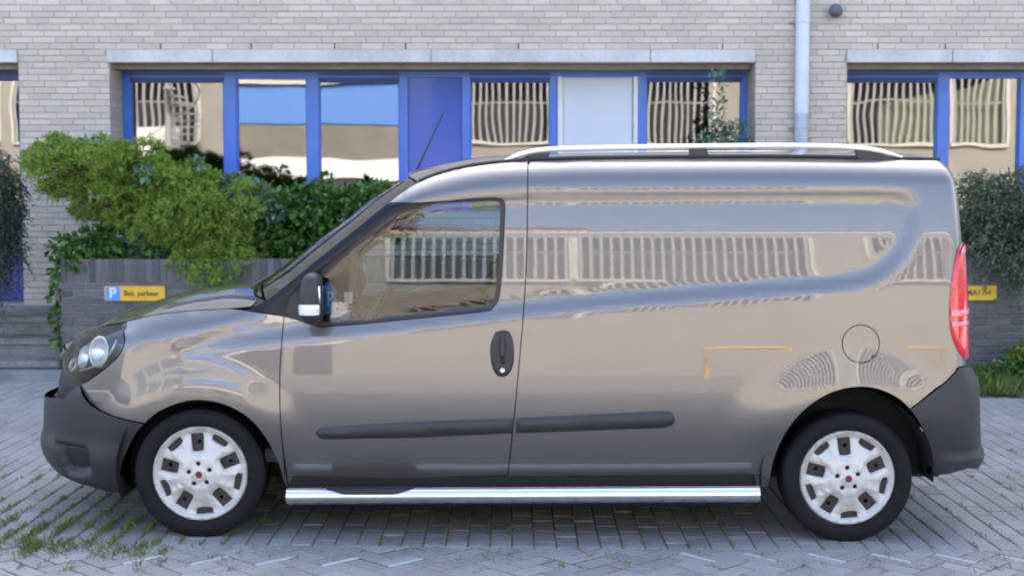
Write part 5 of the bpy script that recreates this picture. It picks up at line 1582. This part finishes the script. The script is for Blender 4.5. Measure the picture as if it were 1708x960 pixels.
# car on the far side, added for its reflection in the van's paint
def added_car(x0, y0, col, label):
    e = empty('added_car', (x0, y0, 0)); tag(e, label, 'car')
    pm = mat('car_paint', col, rough=0.3, metal=0.4, coat=1.0)
    xs = [-2.08, -2.02, -1.85, -1.5, -1.0, -.6, 0, .6, 1.2, 1.6, 1.88, 2.02, 2.08]
    zt = [.60, .72, .80, .90, .97, .99, 1.0, 1.0, 1.0, .99, .95, .86, .70]
    hw = [.60, .72, .80, .84, .86, .87, .87, .87, .86, .85, .81, .75, .66]
    bm = bmesh.new(); R = []
    for x, z, w in zip(xs, zt, hw):
        half = [(w * .80, .22), (w * .96, .30), (w, .50), (w * .99, .70 if z > .75 else z * .92), (w * .95, z - .04), (w * .84, z), (w * .45, z + .03), (0, z + .04)]
        ring = half + [(-p[0], p[1]) for p in half[-2::-1]]
        R.append([bm.verts.new((x, p[0], p[1])) for p in ring])
    for i in range(len(R) - 1):
        for k in range(len(R[0]) - 1): bm.faces.new((R[i][k], R[i][k + 1], R[i + 1][k + 1], R[i + 1][k]))
        bm.faces.new((R[i][0], R[i + 1][0], R[i + 1][-1], R[i][-1]))
    bm.faces.new(R[0]); bm.faces.new(R[-1])
    obj_bm('body', bm, pm, e, smooth=True, angle=45)
    def cabin(name, prof, m, inset_=0.0):
        bm = bmesh.new(); R = []
        for x, z, w in prof:
            R.append([bm.verts.new((x, s_ * w, z)) for s_ in (-1, -.6, 0, .6, 1)])
        for i in range(len(R) - 1):
            for k in range(4): bm.faces.new((R[i][k], R[i][k + 1], R[i + 1][k + 1], R[i + 1][k]))
        return bm
    base = [(-1.15, .98, .74), (-.35, 1.40, .60), (.2, 1.46, .60), (.9, 1.44, .59), (1.45, 1.32, .57), (1.78, 1.00, .70)]
    bm = cabin('glasshouse', base, None)
    lo = [(-1.15, .97, .76), (1.78, .98, .74)]
    for s_ in (-1, 1):
        top = [bm.verts.new((x, s_ * w, z)) for x, z, w in base]; bot = [bm.verts.new((x, s_ * .82, .985)) for x, z, w in base]
        for i in range(len(base) - 1): bm.faces.new((top[i], top[i + 1], bot[i + 1], bot[i]))
    obj_bm('glasshouse', bm, 'gloss_black', e, smooth=True, angle=30)
    bm = bmesh.new(); rf = [(-.38, 1.405, .60), (.2, 1.475, .61), (.9, 1.455, .60), (1.40, 1.35, .58)]; R = []
    for x, z, w in rf: R.append([bm.verts.new((x, s_ * w, z + .012 + .03 * (1 - abs(s_) ** 2))) for s_ in (-1.02, -.6, 0, .6, 1.02)])
    for i in range(3):
        for k in range(4): bm.faces.new((R[i][k], R[i][k + 1], R[i + 1][k + 1], R[i + 1][k]))
    obj_bm('roof', bm, pm, e, smooth=True)
    for wx_ in (-1.30, 1.28):
        for s_ in (-1, 1):
            w = lathe('wheel', [(0, 0), (.19, 0), (.21, .02), (.29, .02), (.31, .06), (.31, .16), (.28, .19)], (0, 0, 0), 'rubber', e, seg=28)
            w.location = (wx_, s_ * .89, .30); w.rotation_euler = (0, 0, 0 if s_ < 0 else math.pi)
            lathe('rim', [(0, -.008), (.05, -.006), (.16, -.004), (.19, .004)], (0, 0, 0), 'cover', w, seg=24)
    for s_ in (-.6, .6):
        o = box('headlight', -2.09, -1.93, s_ - .13, s_ + .13, .62, .72, 'lampwhite', e, bev=.02)
        o = box('tail_light', 1.96, 2.085, s_ - .10, s_ + .10, .74, .88, 'red_lens', e, bev=.02)
    return e
added_car(-6.4, -12.8, (0.42, 0.42, 0.43), 'silver hatchback across the street, added for its reflection in the van paint')
